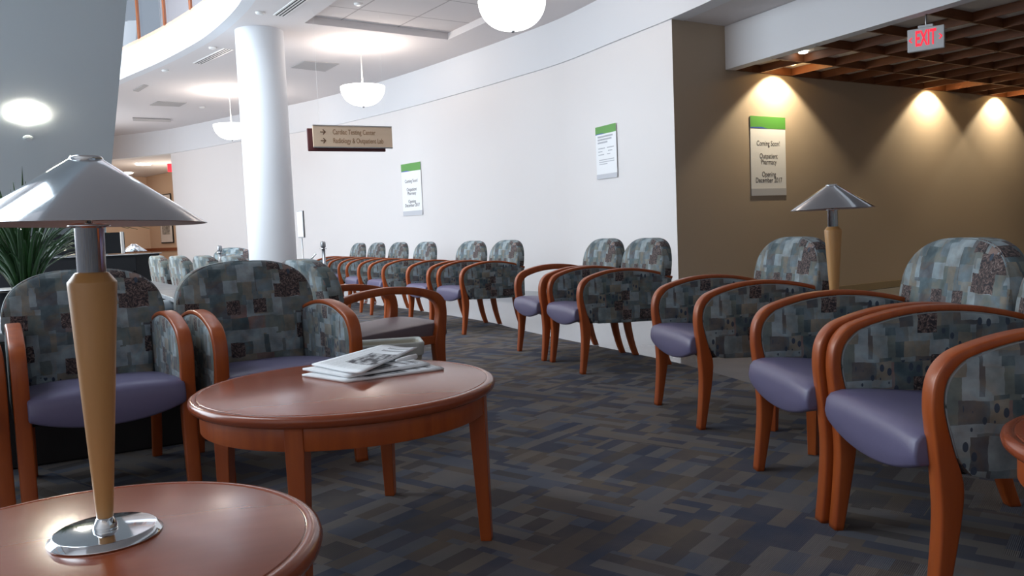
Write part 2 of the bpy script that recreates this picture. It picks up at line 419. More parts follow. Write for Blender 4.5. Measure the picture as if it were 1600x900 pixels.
def spline(pts, k=5):
    """Catmull-Rom through the points"""
    P = [Vector(p) for p in pts]; out = []
    for i in range(len(P) - 1):
        p0 = P[max(i - 1, 0)]; p1 = P[i]; p2 = P[i + 1]; p3 = P[min(i + 2, len(P) - 1)]
        for j in range(k):
            t = j / k
            out.append(0.5 * ((2 * p1) + (p2 - p0) * t + (2 * p0 - 5 * p1 + 4 * p2 - p3) * t * t + (3 * p1 - p0 - 3 * p2 + p3) * t ** 3))
    out.append(P[-1]); return out

def offset_curve(pts, d):
    """plan curve moved sideways by d (positive = to the left of travel)"""
    out = []
    for i, p in enumerate(pts):
        a = Vector(pts[max(i - 1, 0)][:2]); b = Vector(pts[min(i + 1, len(pts) - 1)][:2]); t = (b - a).normalized()
        out.append((p[0] - t.y * d, p[1] + t.x * d))
    return out

def curved_wall(pts, thick, z0, z1, end=None):
    """wall along a plan curve; thickness to the left of travel"""
    o = offset_curve(pts, thick); bm = bmesh.new()
    if end: o[-1] = end
    a = [bm.verts.new((p[0], p[1], z0)) for p in pts]; b = [bm.verts.new((p[0], p[1], z1)) for p in pts]
    c = [bm.verts.new((p[0], p[1], z0)) for p in o]; d = [bm.verts.new((p[0], p[1], z1)) for p in o]
    for i in range(len(pts) - 1):
        bm.faces.new((a[i], a[i + 1], b[i + 1], b[i])); bm.faces.new((c[i + 1], c[i], d[i], d[i + 1]))
        bm.faces.new((b[i], b[i + 1], d[i + 1], d[i])); bm.faces.new((a[i + 1], a[i], c[i], c[i + 1]))
    bm.faces.new((a[0], b[0], d[0], c[0])); bm.faces.new((a[-1], c[-1], d[-1], b[-1]))
    return bm

def slab_with_holes(outer, holes, z0, z1):
    loops = [[Vector((p[0], p[1], 0)) for p in outer]] + [[Vector((p[0], p[1], 0)) for p in h] for h in holes]
    tris = tessellate_polygon(loops); flat = [p for l in loops for p in l]
    bm = bmesh.new()
    lo = [bm.verts.new((p.x, p.y, z0)) for p in flat]; hi = [bm.verts.new((p.x, p.y, z1)) for p in flat]
    for t in tris:
        bm.faces.new([lo[i] for i in t]); bm.faces.new([hi[i] for i in t[::-1]])
    k = 0
    for l in loops:
        n = len(l)
        for i in range(n):
            a, b = k + i, k + (i + 1) % n
            bm.faces.new((lo[a], lo[b], hi[b], hi[a]))
        k += n
    return bm

def text_mesh(body, size, mat, parent, name, loc, rot=(R(90), 0, 0), align='CENTER', extrude=0.0006, bold=0.0, sx=1.0):
    c = bpy.data.curves.new(name, 'FONT'); c.body = body; c.size = size; c.extrude = extrude; c.align_x = align; c.align_y = 'CENTER'; c.offset = bold
    t = bpy.data.objects.new('tmp', c); COL.objects.link(t)
    bpy.context.view_layer.update()
    me = bpy.data.meshes.new_from_object(t.evaluated_get(bpy.context.evaluated_depsgraph_get()))
    bpy.data.objects.remove(t); me.materials.clear(); me.materials.append(mat)
    o = bpy.data.objects.new(name, me); COL.objects.link(o); o.parent = parent; o.location = loc; o.rotation_euler = rot; o.scale = (sx, 1, 1)
    return o

def yaw_for(facing):
    """rotation about z that turns a thing whose front is -Y to face the given plan direction"""
    return math.atan2(facing[1], facing[0]) + pi / 2

# ------------------------------------------------------------------ the setting
Z_LOW, Z_CEIL, Z_COF = 3.43, 4.05, 2.91
DV = Vector((0.851, 0.526, 0)); NV = Vector((0.526, -0.851, 0)); TC = Vector((5.336, 11.657, 0))   # along / out of the tan wall
def tan(u, v, z=0): return TC + DV * u + NV * v + Vector((0, 0, z))
CORNER = Vector((1.985, 9.585, 0))
wall_pts = [(-8.76, 21.3), (-7.5, 20.35), (-6.22, 19.3), (-4.92, 18.42), (-3.57, 17.25), (-1.94, 15.5), (-0.48, 13.68), (0.18, 12.79), (0.87, 11.80), (1.5, 10.55), (1.985, 9.585)]
wall_c = [(p.x, p.y) for p in spline([(x, y, 0) for x, y in wall_pts], 4)]
fascia_pts = [(-13.0, 19.6), (-9.8, 17.55), (-8.0, 16.1), (-6.58, 14.68), (-5.6, 13.70), (-4.85, 12.88), (-4.16, 12.05), (-3.43, 10.98), (-2.95, 10.1), (-2.45, 8.9), (-2.1, 7.6), (-1.9, 6.0), (-1.8, 3.0), (-1.8, -3.0)]
fascia_c = [(p.x, p.y) for p in spline([(x, y, 0) for x, y in fascia_pts], 4)]
bulk_c = wall_c[:-4] + [(p.x, p.y) for p in spline([(x, y, 0) for x, y in [wall_c[-4], (1.985, 9.585), (2.32, 8.80), (2.6, 8.0), (2.85, 6.9), (3.0, 5.6), (3.1, 4.0), (3.1, -3.0)]], 5)]
bulk_c = [(-13.2, 22.9), (-11.0, 22.25), (-10.0, 21.9)] + bulk_c

struct('floor', prism([(-16, -3), (12, -3), (12, 17), (2, 30), (-16, 30)], -0.12, -0.004), M['tile'])
edge = [(-9.5, 20.0), (-5.2, 16.6), (-3.4, 14.3), (-1.95, 12.18), (-1.05, 10.75), (-0.29, 9.41), (0.03, 8.62), (0.55, 7.50), (1.02, 6.55), (1.26, 6.02), (1.54, 5.16), (1.80, 4.45), (2.2, 3.5), (2.9, 2.2), (3.8, 0.6), (5.0, -2.9)]
edge = [(p.x, p.y) for p in spline([(x, y, 0) for x, y in edge], 4)]
carpet = struct('floor_carpet', prism(edge + [(-9.3, -2.9), (-9.3, 13.0)], -0.0035, 0.0), M['carpet'])

struct('wall_back', curved_wall(wall_c, 0.18, 0, Z_LOW, (2.13, 9.86)), M['paint_white'])
struct('baseboard_back', curved_wall(wall_c, -0.014, 0, 0.10), M['base_grey'])
struct('trim_1', curved_wall(offset_curve(bulk_c, -0.035), 0.22, Z_LOW, Z_CEIL), M['bulkhead_white'])
w_end = tan(7.0, 0)
def straight_wall(a, b, t, z0, z1):
    d = (Vector(b[:2]) - Vector(a[:2])).normalized(); n = Vector((-d.y, d.x)) * t
    return prism([(a[0], a[1]), (b[0], b[1]), (b[0] + n.x, b[1] + n.y), (a[0] + n.x, a[1] + n.y)], z0, z1)
c0 = tan((CORNER - TC).dot(DV), 0)
wn_ = Vector((-DV.y, DV.x, 0)) * .18
struct('wall_right', prism([(c0.x, c0.y), (w_end.x, w_end.y), (w_end.x + wn_.x, w_end.y + wn_.y), (2.13, 9.93)], 0, Z_LOW + .02), M['paint_tan'])
struct('baseboard_right', straight_wall(c0, w_end, -0.014, 0, 0.10), M['base_tan'])
struct('wall_far_right', straight_wall(w_end, (11.4, -3, 0), 0.18, 0, Z_LOW), M['paint_tan'])
struct('wall_front', prism([(-9.6, -3.2), (11.6, -3.2), (11.6, -3.0), (-9.6, -3.0)], 0, 9.0), M['paint_white'])
# tall window wall on the left: glass open to the sky, frames between
for k in range(6):
    y0 = -3.0 + k * 2.6
    bm = bmesh.new()
    for yy in (y0 + 0.03, y0 + 2.57): add_box(bm, (-9.6, yy, 3.6), (0.12, 0.06, 6.2))
    for zz in (0.5, 2.4, 4.6, 6.7): add_box(bm, (-9.6, y0 + 1.3, zz), (0.12, 2.6, 0.08))
    struct('window_%d' % (k + 1), bm, M['rail_wood'])
struct('wall_left', prism([(-9.7, -3), (-9.5, -3), (-9.5, 12.6), (-9.7, 12.6)], 0, 0.46), M['paint_white'])
struct('wall_left_upper', prism([(-9.7, -3), (-9.5, -3), (-9.5, 12.6), (-9.7, 12.6)], 6.75, 9.0), M['paint_white'])
struct('wall_far_left', prism([(-9.7, 12.6), (-9.5, 12.6), (-13.3, 26.4), (-13.5, 26.4)], 0, 9.0), M['paint_peach'])
# main ceiling under the upper floor, with one recessed tray
ta = at(476, 36, Z_CEIL); tb = at(700, 62, Z_CEIL); td = (at(757, 36, Z_CEIL) - tb).normalized(); tb2 = tb + td * 5.5; ta2 = ta + td * 5.5
outer = fascia_c + bulk_c[::-1]
struct('ceiling', slab_with_holes(outer, [[ta, ta2, tb2, tb]], Z_CEIL, Z_CEIL + 0.10), M['ceiling_white'])
bm = bmesh.new()
vv = [bm.verts.new((p.x, p.y, Z_CEIL + 0.10)) for p in (ta, ta2, tb2, tb)]; uvl = bm.loops.layers.uv.new('uv')
bm.faces.new(vv); wx = (tb - ta).normalized(); 
for l in bm.faces[:][0].loops if False else [l for f in bm.faces for l in f.loops]:
    q = l.vert.co - ta; l[uvl].uv = (q.dot(wx) + 0.36, q.dot(td) + 0.30)
r_ = bmesh.ops.extrude_face_region(bm, geom=bm.faces[:])
bmesh.ops.translate(bm, verts=[v for v in r_['geom'] if isinstance(v, bmesh.types.BMVert)], vec=(0, 0, 0.02))
struct('ceiling_tray', bm, M['ceiling_tiles'], uv=False)
struct('ceiling_upper_floor', slab_with_holes(outer, [], Z_CEIL + 0.15, Z_CEIL + 0.50), M['bulkhead_white'])
# bright curved balcony edge
struct('trim_2', curved_wall(fascia_c, -0.16, Z_CEIL - 0.0, Z_CEIL + 0.44), M['bulkhead_white'])
struct('trim_3', curved_wall(offset_curve(fascia_c, 0.02), -0.14, Z_CEIL + 0.44, Z_CEIL + 0.50), M['bulkhead_white'])
# lower ceiling strip and dropped beam in front of the coffered ceiling
b0 = Vector((2.72, 10.04, 0)); bd = Vector((0.429, -0.903, 0)); bn = Vector((0.903, 0.429, 0)); b1 = b0 + bd * 9.0
struct('ceiling_low', slab_with_holes([(2.05, 9.66), (2.16, 9.3), (2.32, 8.8), (2.6, 8.0), (2.85, 6.9), (3.0, 5.6), (3.1, 4.0), (3.1, 1.9), (b1.x, b1.y), (b0.x + .02, b0.y + .02)], [], Z_LOW + .004, Z_LOW + 0.1), M['ceiling_white'])
struct('trim_4', prism([(b0.x, b0.y), (b1.x, b1.y), (b1.x + bn.x * .11, b1.y + bn.y * .11), (b0.x + bn.x * .11 + .04, b0.y + bn.y * .11 + .03)], Z_COF, Z_LOW), M['bulkhead_white'])
# coffered ceiling: crossing boards under pale panels
def clip_beam(v):          # where a line parallel to the tan wall at distance v meets the beam's far face
    p0 = b0 + bn * .11
    rel = p0 - TC
    uu, vv_ = rel.dot(DV), rel.dot(NV); du, dvv = bd.dot(DV), bd.dot(NV)
    return uu + (v - vv_) / dvv * du
bm = bmesh.new(); rotT = Matrix.Rotation(math.atan2(DV.y, DV.x), 3, 'Z')
UE = 6.9
for k in range(13):
    v = 0.012 + k * 0.66; u0 = clip_beam(v)
    c = tan((u0 + UE) / 2, v, Z_COF + 0.0475); add_box(bm, c, (UE - u0, 0.022, 0.095), rotT)
us = [-2.475 + 0.59 * k for k in range(-3, 16)]
for u in us:
    # starts at v = 0 and runs until it meets the beam
    p0 = b0 + bn * .11; rel = p0 - TC; ru, rv = rel.dot(DV), rel.dot(NV); du, dvv = bd.dot(DV), bd.dot(NV)
    tt = (u - ru) / du if abs(du) > 1e-6 else 99; vmax = 8.2
    v0 = 0.0
    vb = rv + tt * dvv
    if u < ru: 
        continue
    L = min(vmax, vb) if vb > 0 else vmax
    if u > clip_beam(8.2) : pass
    # keep the part on the far side of the beam
    n = 0
    vv1 = vmax
    while vv1 > 0 and clip_beam(vv1) > u: vv1 -= 0.02
    if vv1 < 0.05: continue
    add_box(bm, tan(u, vv1 / 2, Z_COF + 0.0475), (0.022, vv1, 0.092), rotT)
coffer = struct('ceiling_coffer_grid', bm, M['coffer_wood'])
q0 = tan(clip_beam(0), 0); q1 = tan(UE + .1, 0); q2 = tan(UE + .1, 8.3); q3 = tan(clip_beam(8.3), 8.3)
struct('ceiling_coffer_panels', prism([(p.x, p.y) for p in (q0, q1, q2, q3)], Z_COF + 0.097, Z_COF + 0.15), M['coffer_board'])
# upper floor wall seen through the balcony railing, atrium roof
struct('wall_upper', curved_wall(wall_c, 0.18, Z_CEIL + 0.5, 9.0), M['bulkhead_white'])
struct('ceiling_roof', slab_with_holes([(-13.5, -3.2), (11.6, -3.2), (11.6, 17), (2, 24), (-13.5, 27)], [[(-7.5, 2.0), (-2.5, 2.0), (-2.5, 11.0), (-7.5, 11.0)]], 9.0, 9.15), M['ceiling_white'])

# corridor beyond the end of the white wall
k0 = at(150, 274, Z_LOW); k1 = at(228, 276.5, Z_LOW); k2 = at(300, 262, Z_LOW)
struct('wall_corridor_end', straight_wall(k0, k1, 0.15, 0, Z_LOW), M['paint_peach'])
struct('wall_corridor_side', straight_wall(k1, k2, 0.15, 0, Z_LOW), M['paint_peach'])
struct('ceiling_corridor', prism([(-13.2, 22.95), (-11.0, 22.3), (-8.7, 21.4), (k2.x, k2.y + .2), (k1.x, k1.y + .2), (k0.x - .2, k0.y + .2)], Z_LOW + 0.005, Z_LOW + 0.1), M['ceiling_white'])
struct('trim_5', straight_wall(k1, k2, -0.03, 0.86, 0.96), M['chair_rail'])
struct('trim_6', straight_wall(k0, k1, -0.03, 0.86, 0.96), M['chair_rail'])
def point_light(name, loc, power, color, rad=0.1):
    l = bpy.data.lights.new(name, 'POINT'); l.energy = power; l.color = color; l.shadow_soft_size = rad
    o = bpy.data.objects.new(name, l); COL.objects.link(o); o.location = loc; return o
def spot_light(name, loc, direction, power, color, angle, blend=0.5, rad=0.03):
    l = bpy.data.lights.new(name, 'SPOT'); l.energy = power; l.color = color; l.spot_size = angle; l.spot_blend = blend; l.shadow_soft_size = rad
    o = bpy.data.objects.new(name, l); COL.objects.link(o); o.location = loc
    o.rotation_euler = Vector(direction).to_track_quat('-Z', 'Y').to_euler(); return o

spot_light('upper_floor_fill', (-6.5, 14.9, 6.2), (.25, 1, .05), 420, (.93, .93, 1.0), R(140), .8, .4)  # added fill with no fitting, brightens the wall behind the railing

# round column
cc = at(405, 49, Z_CEIL)
struct('trim_7', lathe([(0, 0), (0.335, 0), (0.335, Z_CEIL + 0.02), (0, Z_CEIL + 0.02)], 64, (cc.x, cc.y, 0)), M['bulkhead_white'], smooth=True, bevel=0.002)

# stair: sloping slab crossing the upper left of the view
sl = Vector((-4.37, 9.0, 1.90)); sh = Vector((-3.10, 6.90, 3.17)); sd = sh - sl
s_lo = sl - sd * 0.62; s_hi = sl + sd * 2.6
perp = Vector((-0.856, -0.517, 0)) * 1.9
bm = bmesh.new()
up = Vector((0, 0, 0.30))
vs = [bm.verts.new(p) for p in (s_lo, s_hi, s_hi + perp, s_lo + perp)]; vt = [bm.verts.new(p + up) for p in (s_lo, s_hi, s_hi + perp, s_lo + perp)]
bm.faces.new(vs); bm.faces.new(vt[::-1])
for i in range(4): bm.faces.new((vs[i], vs[(i + 1) % 4], vt[(i + 1) % 4], vt[i]))
struct('trim_8', bm, M['stair_grey'])
# stair foot: solid block carrying the low end
blk = [s_lo + Vector((0.02, 0.03, 0)), s_lo + perp + Vector((0, 0.03, 0)), s_lo + perp - Vector((sd.x, sd.y, 0)) * .35, s_lo - Vector((sd.x, sd.y, 0)) * .35]
struct('trim_9', prism([(p.x, p.y) for p in blk], 0, s_lo.z + 0.28), M['stair_grey'])

# ------------------------------------------------------------------ balcony railing
rail = empty('balcony_railing', (-5.6, 13.7, Z_CEIL + .5), 0, 'glass balcony railing with copper coloured wooden bars above the bright curved edge', 'railing')
rc = [p for p in offset_curve(fascia_c, -0.08) if p[1] > 6]
def rel(bm, o): bmesh.ops.translate(bm, verts=bm.verts, vec=-Vector(o.location)); return bm
obj('bottom_rail', rel(curved_wall(rc, 0.06, Z_CEIL + .50, Z_CEIL + .585), rail), M['rail_wood'], rail)
obj('top_rail', rel(curved_wall(rc, 0.06, Z_CEIL + 1.50, Z_CEIL + 1.56), rail), M['rail_wood'], rail)
acc = .33; last = None; posts = []
for a, b in zip(rc, rc[1:]):
    seg = (Vector(b) - Vector(a)).length; t = 0
    while acc + (seg - t) >= 1.12:
        t += 1.12 - acc; acc = 0; posts.append(Vector(a).lerp(Vector(b), t / seg))
    acc += seg - t
# slide the posts so that one stands where the photo shows it
for p in posts: obj('baluster', rel(box((p.x, p.y, Z_CEIL + 1.04), (0.035, 0.05, 0.93), Matrix.Rotation(0.9, 3, 'Z')), rail), M['chair_rail'], rail)
obj('glass_panel', rel(curved_wall(offset_curve(rc, 0.025), 0.008, Z_CEIL + .58, Z_CEIL + 1.5), rail), M['glass'], rail)

# ------------------------------------------------------------------ chairs
W = 0.305
def profile_solid(outer_p, inner_p, xc, hw, k=5, cut=None, keep=1):
    """bent wooden strip: long edges rounded, then cut level at height cut (keep=1 upper, -1 lower piece)"""
    o = spline([(0, s, z) for s, z in outer_p], k); i = spline([(0, s, z) for s, z in inner_p], k)
    bm = bmesh.new(); rings = []
    for a, b in zip(o, i):
        rings.append([bm.verts.new((xc - hw, a.y, a.z)), bm.verts.new((xc + hw, a.y, a.z)), bm.verts.new((xc + hw, b.y, b.z)), bm.verts.new((xc - hw, b.y, b.z))])
    long_e = []
    for r0, r1 in zip(rings, rings[1:]):
        for q in range(4):
            bm.faces.new((r0[q], r0[(q + 1) % 4], r1[(q + 1) % 4], r1[q])); long_e.append(bm.edges.get((r0[q], r1[q])))
    bm.faces.new(rings[0][::-1]); bm.faces.new(rings[-1])
    bmesh.ops.recalc_face_normals(bm, faces=bm.faces)
    bmesh.ops.bevel(bm, geom=long_e, offset=.0065, segments=2, profile=.5, affect='EDGES')
    if cut is not None:
        bm.normal_update()
        NORMALS.clear()
        for v in bm.verts: NORMALS[tuple(round(c, 4) for c in v.co)] = v.normal.copy()
        bmesh.ops.delete(bm, geom=[f for f in bm.faces if (f.calc_center_median().z - cut) * keep < 0], context='FACES')
    return bm

NORMALS = {}
def continuous_normals(o):
    """armrest and leg are one bent strip: they keep the strip's own normals where they meet"""
    ns = [NORMALS.get(tuple(round(c, 4) for c in v.co), Vector((0, 0, 0))) for v in o.data.vertices]
    o.data.normals_split_custom_set_from_vertices(ns)

ARM_O = [(-0.002, .35), (-0.012, .45), (-0.021, .55), (-0.012, .625), (.02, .675), (.075, .705), (.2, .737), (.34, .748), (.48, .738), (.615, .710), (.735, .668)]
ARM_I = [(.063, .35), (.034, .45), (.012, .55), (.018, .612), (.043, .652), (.088, .682), (.205, .715), (.34, .727), (.48, .717), (.61, .690), (.727, .648)]
ARM_I_OPEN = [(.070, .35), (.048, .45), (.034, .55), (.042, .60), (.062, .630), (.10, .656), (.21, .688), (.34, .700), (.48, .691), (.60, .664), (.72, .622)]
LEG_O = [(-.018, 0), (-.006, .12), (0.002, .25), (-0.002, .35)]
LEG_I = [(.014, 0), (.036, .12), (.057, .25), (.063, .35)]
LEG_O_S = [(0, 0), (0, .12), (0, .25), (-0.002, .35)]
LEG_I_S = [(.050, 0), (.058, .12), (.066, .25), (.070, .35)]
REAR_O = [(.735, 0), (.708, .08), (.685, .18), (.668, .30), (.662, .41)]
REAR_I = [(.690, 0), (.660, .08), (.632, .18), (.608, .30), (.600, .41)]

def panel_bm(xc):
    """upholstered side between the arm and the seat line"""
    inner = [v for v in spline([(0, s, z) for s, z in ARM_I], 4)]
    top = [(v.y + 0.0, v.z + 0.006) for v in inner if v.z > 0.42]
    pts = top + [(.725, .36), (.68, .345), (.3, .352), (.13, .358), (.085, .368), (.062, .395)]
    bm = bmesh.new(); hw = 0.023
    a = [bm.verts.new((xc - hw, s, z)) for s, z in pts]; b = [bm.verts.new((xc + hw, s, z)) for s, z in pts]
    c = Vector((0, .38, .53)); 
    def inset(ring, sgn):
        return [bm.verts.new((v.co.x + sgn * 0.007, v.co.y + (c.y - v.co.y) * .05, v.co.z + (c.z - v.co.z) * .10)) for v in ring]
    a2 = inset(a, -1); b2 = inset(b, 1); n = len(pts)
    for i in range(n):
        j = (i + 1) % n
        bm.faces.new((a[i], a[j], b[j], b[i])); bm.faces.new((a[i], a2[i], a2[j], a[j])); bm.faces.new((b[i], b[j], b2[j], b2[i]))
    bmesh.ops.triangulate(bm, faces=[bm.faces.new(a2), bm.faces.new(b2[::-1])])
    return bm

def seat_bm(droop=1.0, hw=.288):
    nx = 18; bm = bmesh.new(); rows = []
    for i in range(nx + 1):
        x = -hw + 2 * hw * i / nx; q = abs(x) / hw
        inn = max(0, (q - .80) / .20)
        zb = .386 - droop * .052 * (1 - q ** 2.2)
        zt = .474 + .014 * (1 - q ** 3)
        f = .006 * inn ** 2
        prof = [(.63, .385), (.63, zt - .040), (.45, zt - .022), (.25, zt - .008), (.08, zt + .006), (.01, zt + .006), (-.030 + f, zt - .004), (-.044 + f, zt - .022), (-.050 + f, zt - .055), (-.050 + f, (zt + zb) / 2 - .018), (-.047 + f, zb + .012), (-.038 + f, zb), (-.02, zb + .002), (.05, .385)]
        rows.append([bm.verts.new((x, s, z)) for s, z in prof])
    m = len(rows[0])
    for a, b in zip(rows, rows[1:]):
        for k in range(m): bm.faces.new((a[k], a[(k + 1) % m], b[(k + 1) % m], b[k]))
    bm.faces.new(rows[0]); bm.faces.new(rows[-1][::-1])
    return bm

def back_outline(n=72):
    """closed loop x,z of the backrest seen from the front"""
    pts = []
    zc, top = .70, .953; hw = .345
    for i in range(41):
        t = pi * i / 40; c, s = cos(t), sin(t); e = 2 / 2.75
        pts.append((hw * math.copysign(abs(c) ** e, c), zc + (top - zc) * abs(s) ** e))
    left = [(-.343, .685), (-.326, .665), (-.280, .650), (-.274, .60), (-.272, .50), (-.268, .42), (-.25, .40)]
    return pts + left + [(0, .40)] + [(-x, z) for x, z in left[::-1]]

def back_bm(half=False):
    out = back_outline(); bm = bmesh.new(); cx, cz = 0, .66
    rs = [1.0, .985, .95, .88, .75, .55, .3]
    def front(z): return .605 + .13 * (z - .45) + .35 * max(0, z - .80) ** 2
    th = .125
    def ring(r, side):
        b = (1 - ((1 - (1 - r)) ** 6)) ** .5 if r < 1 else 0
        v = []
        for x, z in out:
            X = cx + (x - cx) * r; Z = cz + (z - cz) * r
            mid = front(Z) + th / 2
            wrap = .25 * X * X              # the back curves gently round the sitter
            v.append(bm.verts.new((X, mid - wrap * 0.8 + side * th / 2 * (.52 + .48 * b), Z)))
        return v
    fr = [ring(r, -1) for r in rs]; bk = [ring(r, 1) for r in rs]; n = len(out)
    def bridge(a, b):
        for i in range(n): bm.faces.new((a[i], a[(i + 1) % n], b[(i + 1) % n], b[i]))
    for a, b in zip(fr, fr[1:]): bridge(a, b)
    for a, b in zip(bk, bk[1:]): bridge(a, b)
    bridge(fr[0], bk[0])
    for last, s in ((fr[-1], -1), (bk[-1], 1)):
        c = bm.verts.new((cx, front(cz) + th / 2 + s * th / 2, cz))
        for i in range(n): bm.faces.new((last[i], last[(i + 1) % n], c))
    return bm

def piping_bm():
    pts = [(x, z) for x, z in back_outline() if z > .70]
    def front(z): return .605 + .13 * (z - .45) + .35 * max(0, z - .80) ** 2
    P = [Vector((x * .992, front(z) + .0625 - .2 * x * x - .034, z - .001)) for x, z in pts]
    return tube(P, .003, 6)

def flat_ends(o):
    for p in o.data.polygons:
        if len(p.vertices) > 4: p.use_smooth = False

def welt_on(panel, side):
    ai = [v for v in spline([(0, s, z) for s, z in ARM_I], 4) if v.z > .42]
    low = []
    for dx in (-.0245, .0245):
        pts = [Vector((side * W + dx, s, z)) for s, z in low] + [Vector((side * W + dx, v.y + .004, v.z - .003)) for v in ai]
        obj('piping', tube(pts, .0028, 6), M['welt'], panel, smooth=True)

def make_chair(kind, seat_mat):
    root = empty('waiting_chair', (0, 0, 0), 0)
    for s in (-1, 1):
        ai = ARM_I if kind == 'closed' else ARM_I_OPEN
        lo, li = (LEG_O, LEG_I) if kind != 'straight' else (LEG_O_S, LEG_I_S)
        po, pi_ = lo[:-1] + ARM_O, li[:-1] + ai
        for nm, kp in (('armrest', 1), ('leg', -1)):
            continuous_normals(obj(nm, profile_solid(po, pi_, s * W, .029, cut=.35, keep=kp), M['cherry'], root, smooth=True, recalc=False))
        flat_ends(obj('leg', profile_solid(REAR_O, REAR_I, s * (W - .035), .022), M['cherry'], root, smooth=True))
        if kind == 'closed':
            obj('side_panel', panel_bm(s * W), M['fabric'], root, smooth=True, bevel=.004, angle=50)
            welt_on(root.children[-1] if False else [c for c in root.children if c.name.startswith('side_panel')][-1], s)
        else:
            obj('side_rail', box((s * W, .35, .372), (.03, .62, .055)), M['cherry'], root, bevel=.004)
    obj('seat', seat_bm(1.0 if kind != 'straight' else .25), seat_mat, root, smooth=True, bevel=.008, angle=50)
    obj('seat_base', box((0, .33, .372), (.55, .58, .03)), M['under'], root)
    b = obj('backrest', back_bm(), M['fabric'], root, smooth=True)
    obj('piping', piping_bm(), M['fabric'], b, smooth=True)
    return root

proto = {'closed': make_chair('closed', M['vinyl']), 'open': make_chair('open', M['vinyl']), 'straight': make_chair('straight', M['vinyl_mauve'])}
used = set()
def chair_at(a, b, label, group, kind='closed', grow=1.0):
    """a, b: plan places of the two front feet, a on the sitter's right hand seen from the front's left"""
    a = Vector(a[:2]); b = Vector(b[:2]); mid = (a + b) / 2; d = (b - a).normalized()
    facing = Vector((d.y, -d.x))         # local -Y when local +X runs from a to b
    p = proto[kind]
    c = p if kind not in used else copy_tree(p)
    used.add(kind)
    c.location = (mid.x, mid.y, 0.0); c.rotation_euler = (0, 0, math.atan2(d.y, d.x)); c.scale = grow if isinstance(grow, tuple) else (grow, grow, grow)
    tag(c, label, 'chair', group)
    return c
def toward(a, deg, l=0.61): return (a[0] + l * cos(R(deg)), a[1] + l * sin(R(deg)))
GR = 'patchwork armchairs in the row along the wall'
GL = 'patchwork armchairs on the left'
# right hand row, nearest first; local +X runs away->near so that they face the aisle on the left
chair_at((1.07, 2.68), (1.085, 2.07), 'nearest armchair on the right, purple seat, beside the end table in the corner', GR)
chair_at((1.015, 3.36), (1.05, 2.75), 'armchair just right of the wooden lamp, its arm touching the nearest right armchair', GR)
chair_at((0.83, 4.68), (0.94, 4.08), 'armchair partly behind the wooden lamp on its left, below the wall poster', GR)
chair_at((0.30, 6.36), (0.487, 5.78), 'closed side armchair in front of the wall corner, right one of its pair', GR)
chair_at((0.045, 7.02), (0.235, 6.44), 'open arm chair beside the closed one in front of the wall corner', GR, 'open')
chair_at((-0.80, 8.86), (-0.515, 8.32), 'armchair with a full side panel, right end of the far chairs beyond the aisle gap', GR)
chair_at((-1.22, 9.50), (-0.92, 8.96), 'second armchair from the right end of the far chairs', GR)
g0 = Vector((-1.24, 9.50)); gd = Vector((-.45, .893))
for (t0, t1), lb in zip(((.86, 1.48), (1.96, 2.58), (3.02, 3.64), (4.05, 4.67)), ('third armchair from the right end of the far chairs, first after the small gap', 'fourth armchair from the right end of the far chairs', 'fifth armchair from the right end of the far chairs, next to the farthest', 'farthest armchair of the row, near the chrome barrier post')):
    chair_at(g0 + gd * t1, g0 + gd * t0, lb, GR)
# left hand group
L2a = (-1.25, 3.41); chair_at(L2a, toward(L2a, 33.5), 'large armchair behind the round table, right of the near lamp', GL)
L1b = (-1.40, 3.42); L1a = toward(L1b, 180 + 33); chair_at(L1a, L1b, 'armchair directly behind the near lamp, dark purple seat', GL)
L0b = toward(L1a, 180 + 40, .075); L0a = toward(L0b, 180 + 40); chair_at(L0a, L0b, 'armchair cut by the left edge of the picture, only its arm in view', GL)
Ma = (-0.47, 5.30); Mb = (-0.47 - .61 * .64, 5.30 + .79 * .64)
chair_at(Ma, Mb, 'open arm chair with mauve seat facing right beyond the newspapers', GL, 'straight', (1.05, 1.12, .975))
# row seen from behind, going away on the left
GB = 'armchairs seen from behind on the left'
for (x, y), lb in zip(((-2.05, 6.15), (-2.48, 6.72), (-2.92, 7.28), (-3.36, 7.86)),
                      ('armchair seen from behind, nearest to the white column', 'second armchair seen from behind, counted from the column',
                       'third armchair seen from behind, counted from the column', 'farthest armchair seen from behind, beside the black cabinet')):
    n = Vector((.83, .56)); u = Vector((-.56, .83)); c = Vector((x, y)) + n * .66
    chair_at(c - u * W, c + u * W, lb, GB)
# two small backs far off beside the column
for (px, yy, dg), lb in zip(((367, 14.0, 0), (385, 15.4, 20)), ('small far armchair back beside the barrier post with the ropes', 'small far armchair back touching the left side of the white column')):
    x = (px - 800) / F * yy; c = Vector((x, yy - .66)); d = Vector((cos(R(dg)), sin(R(dg))))
    chair_at(c - d * W, c + d * W, lb, 'far armchairs by the column')

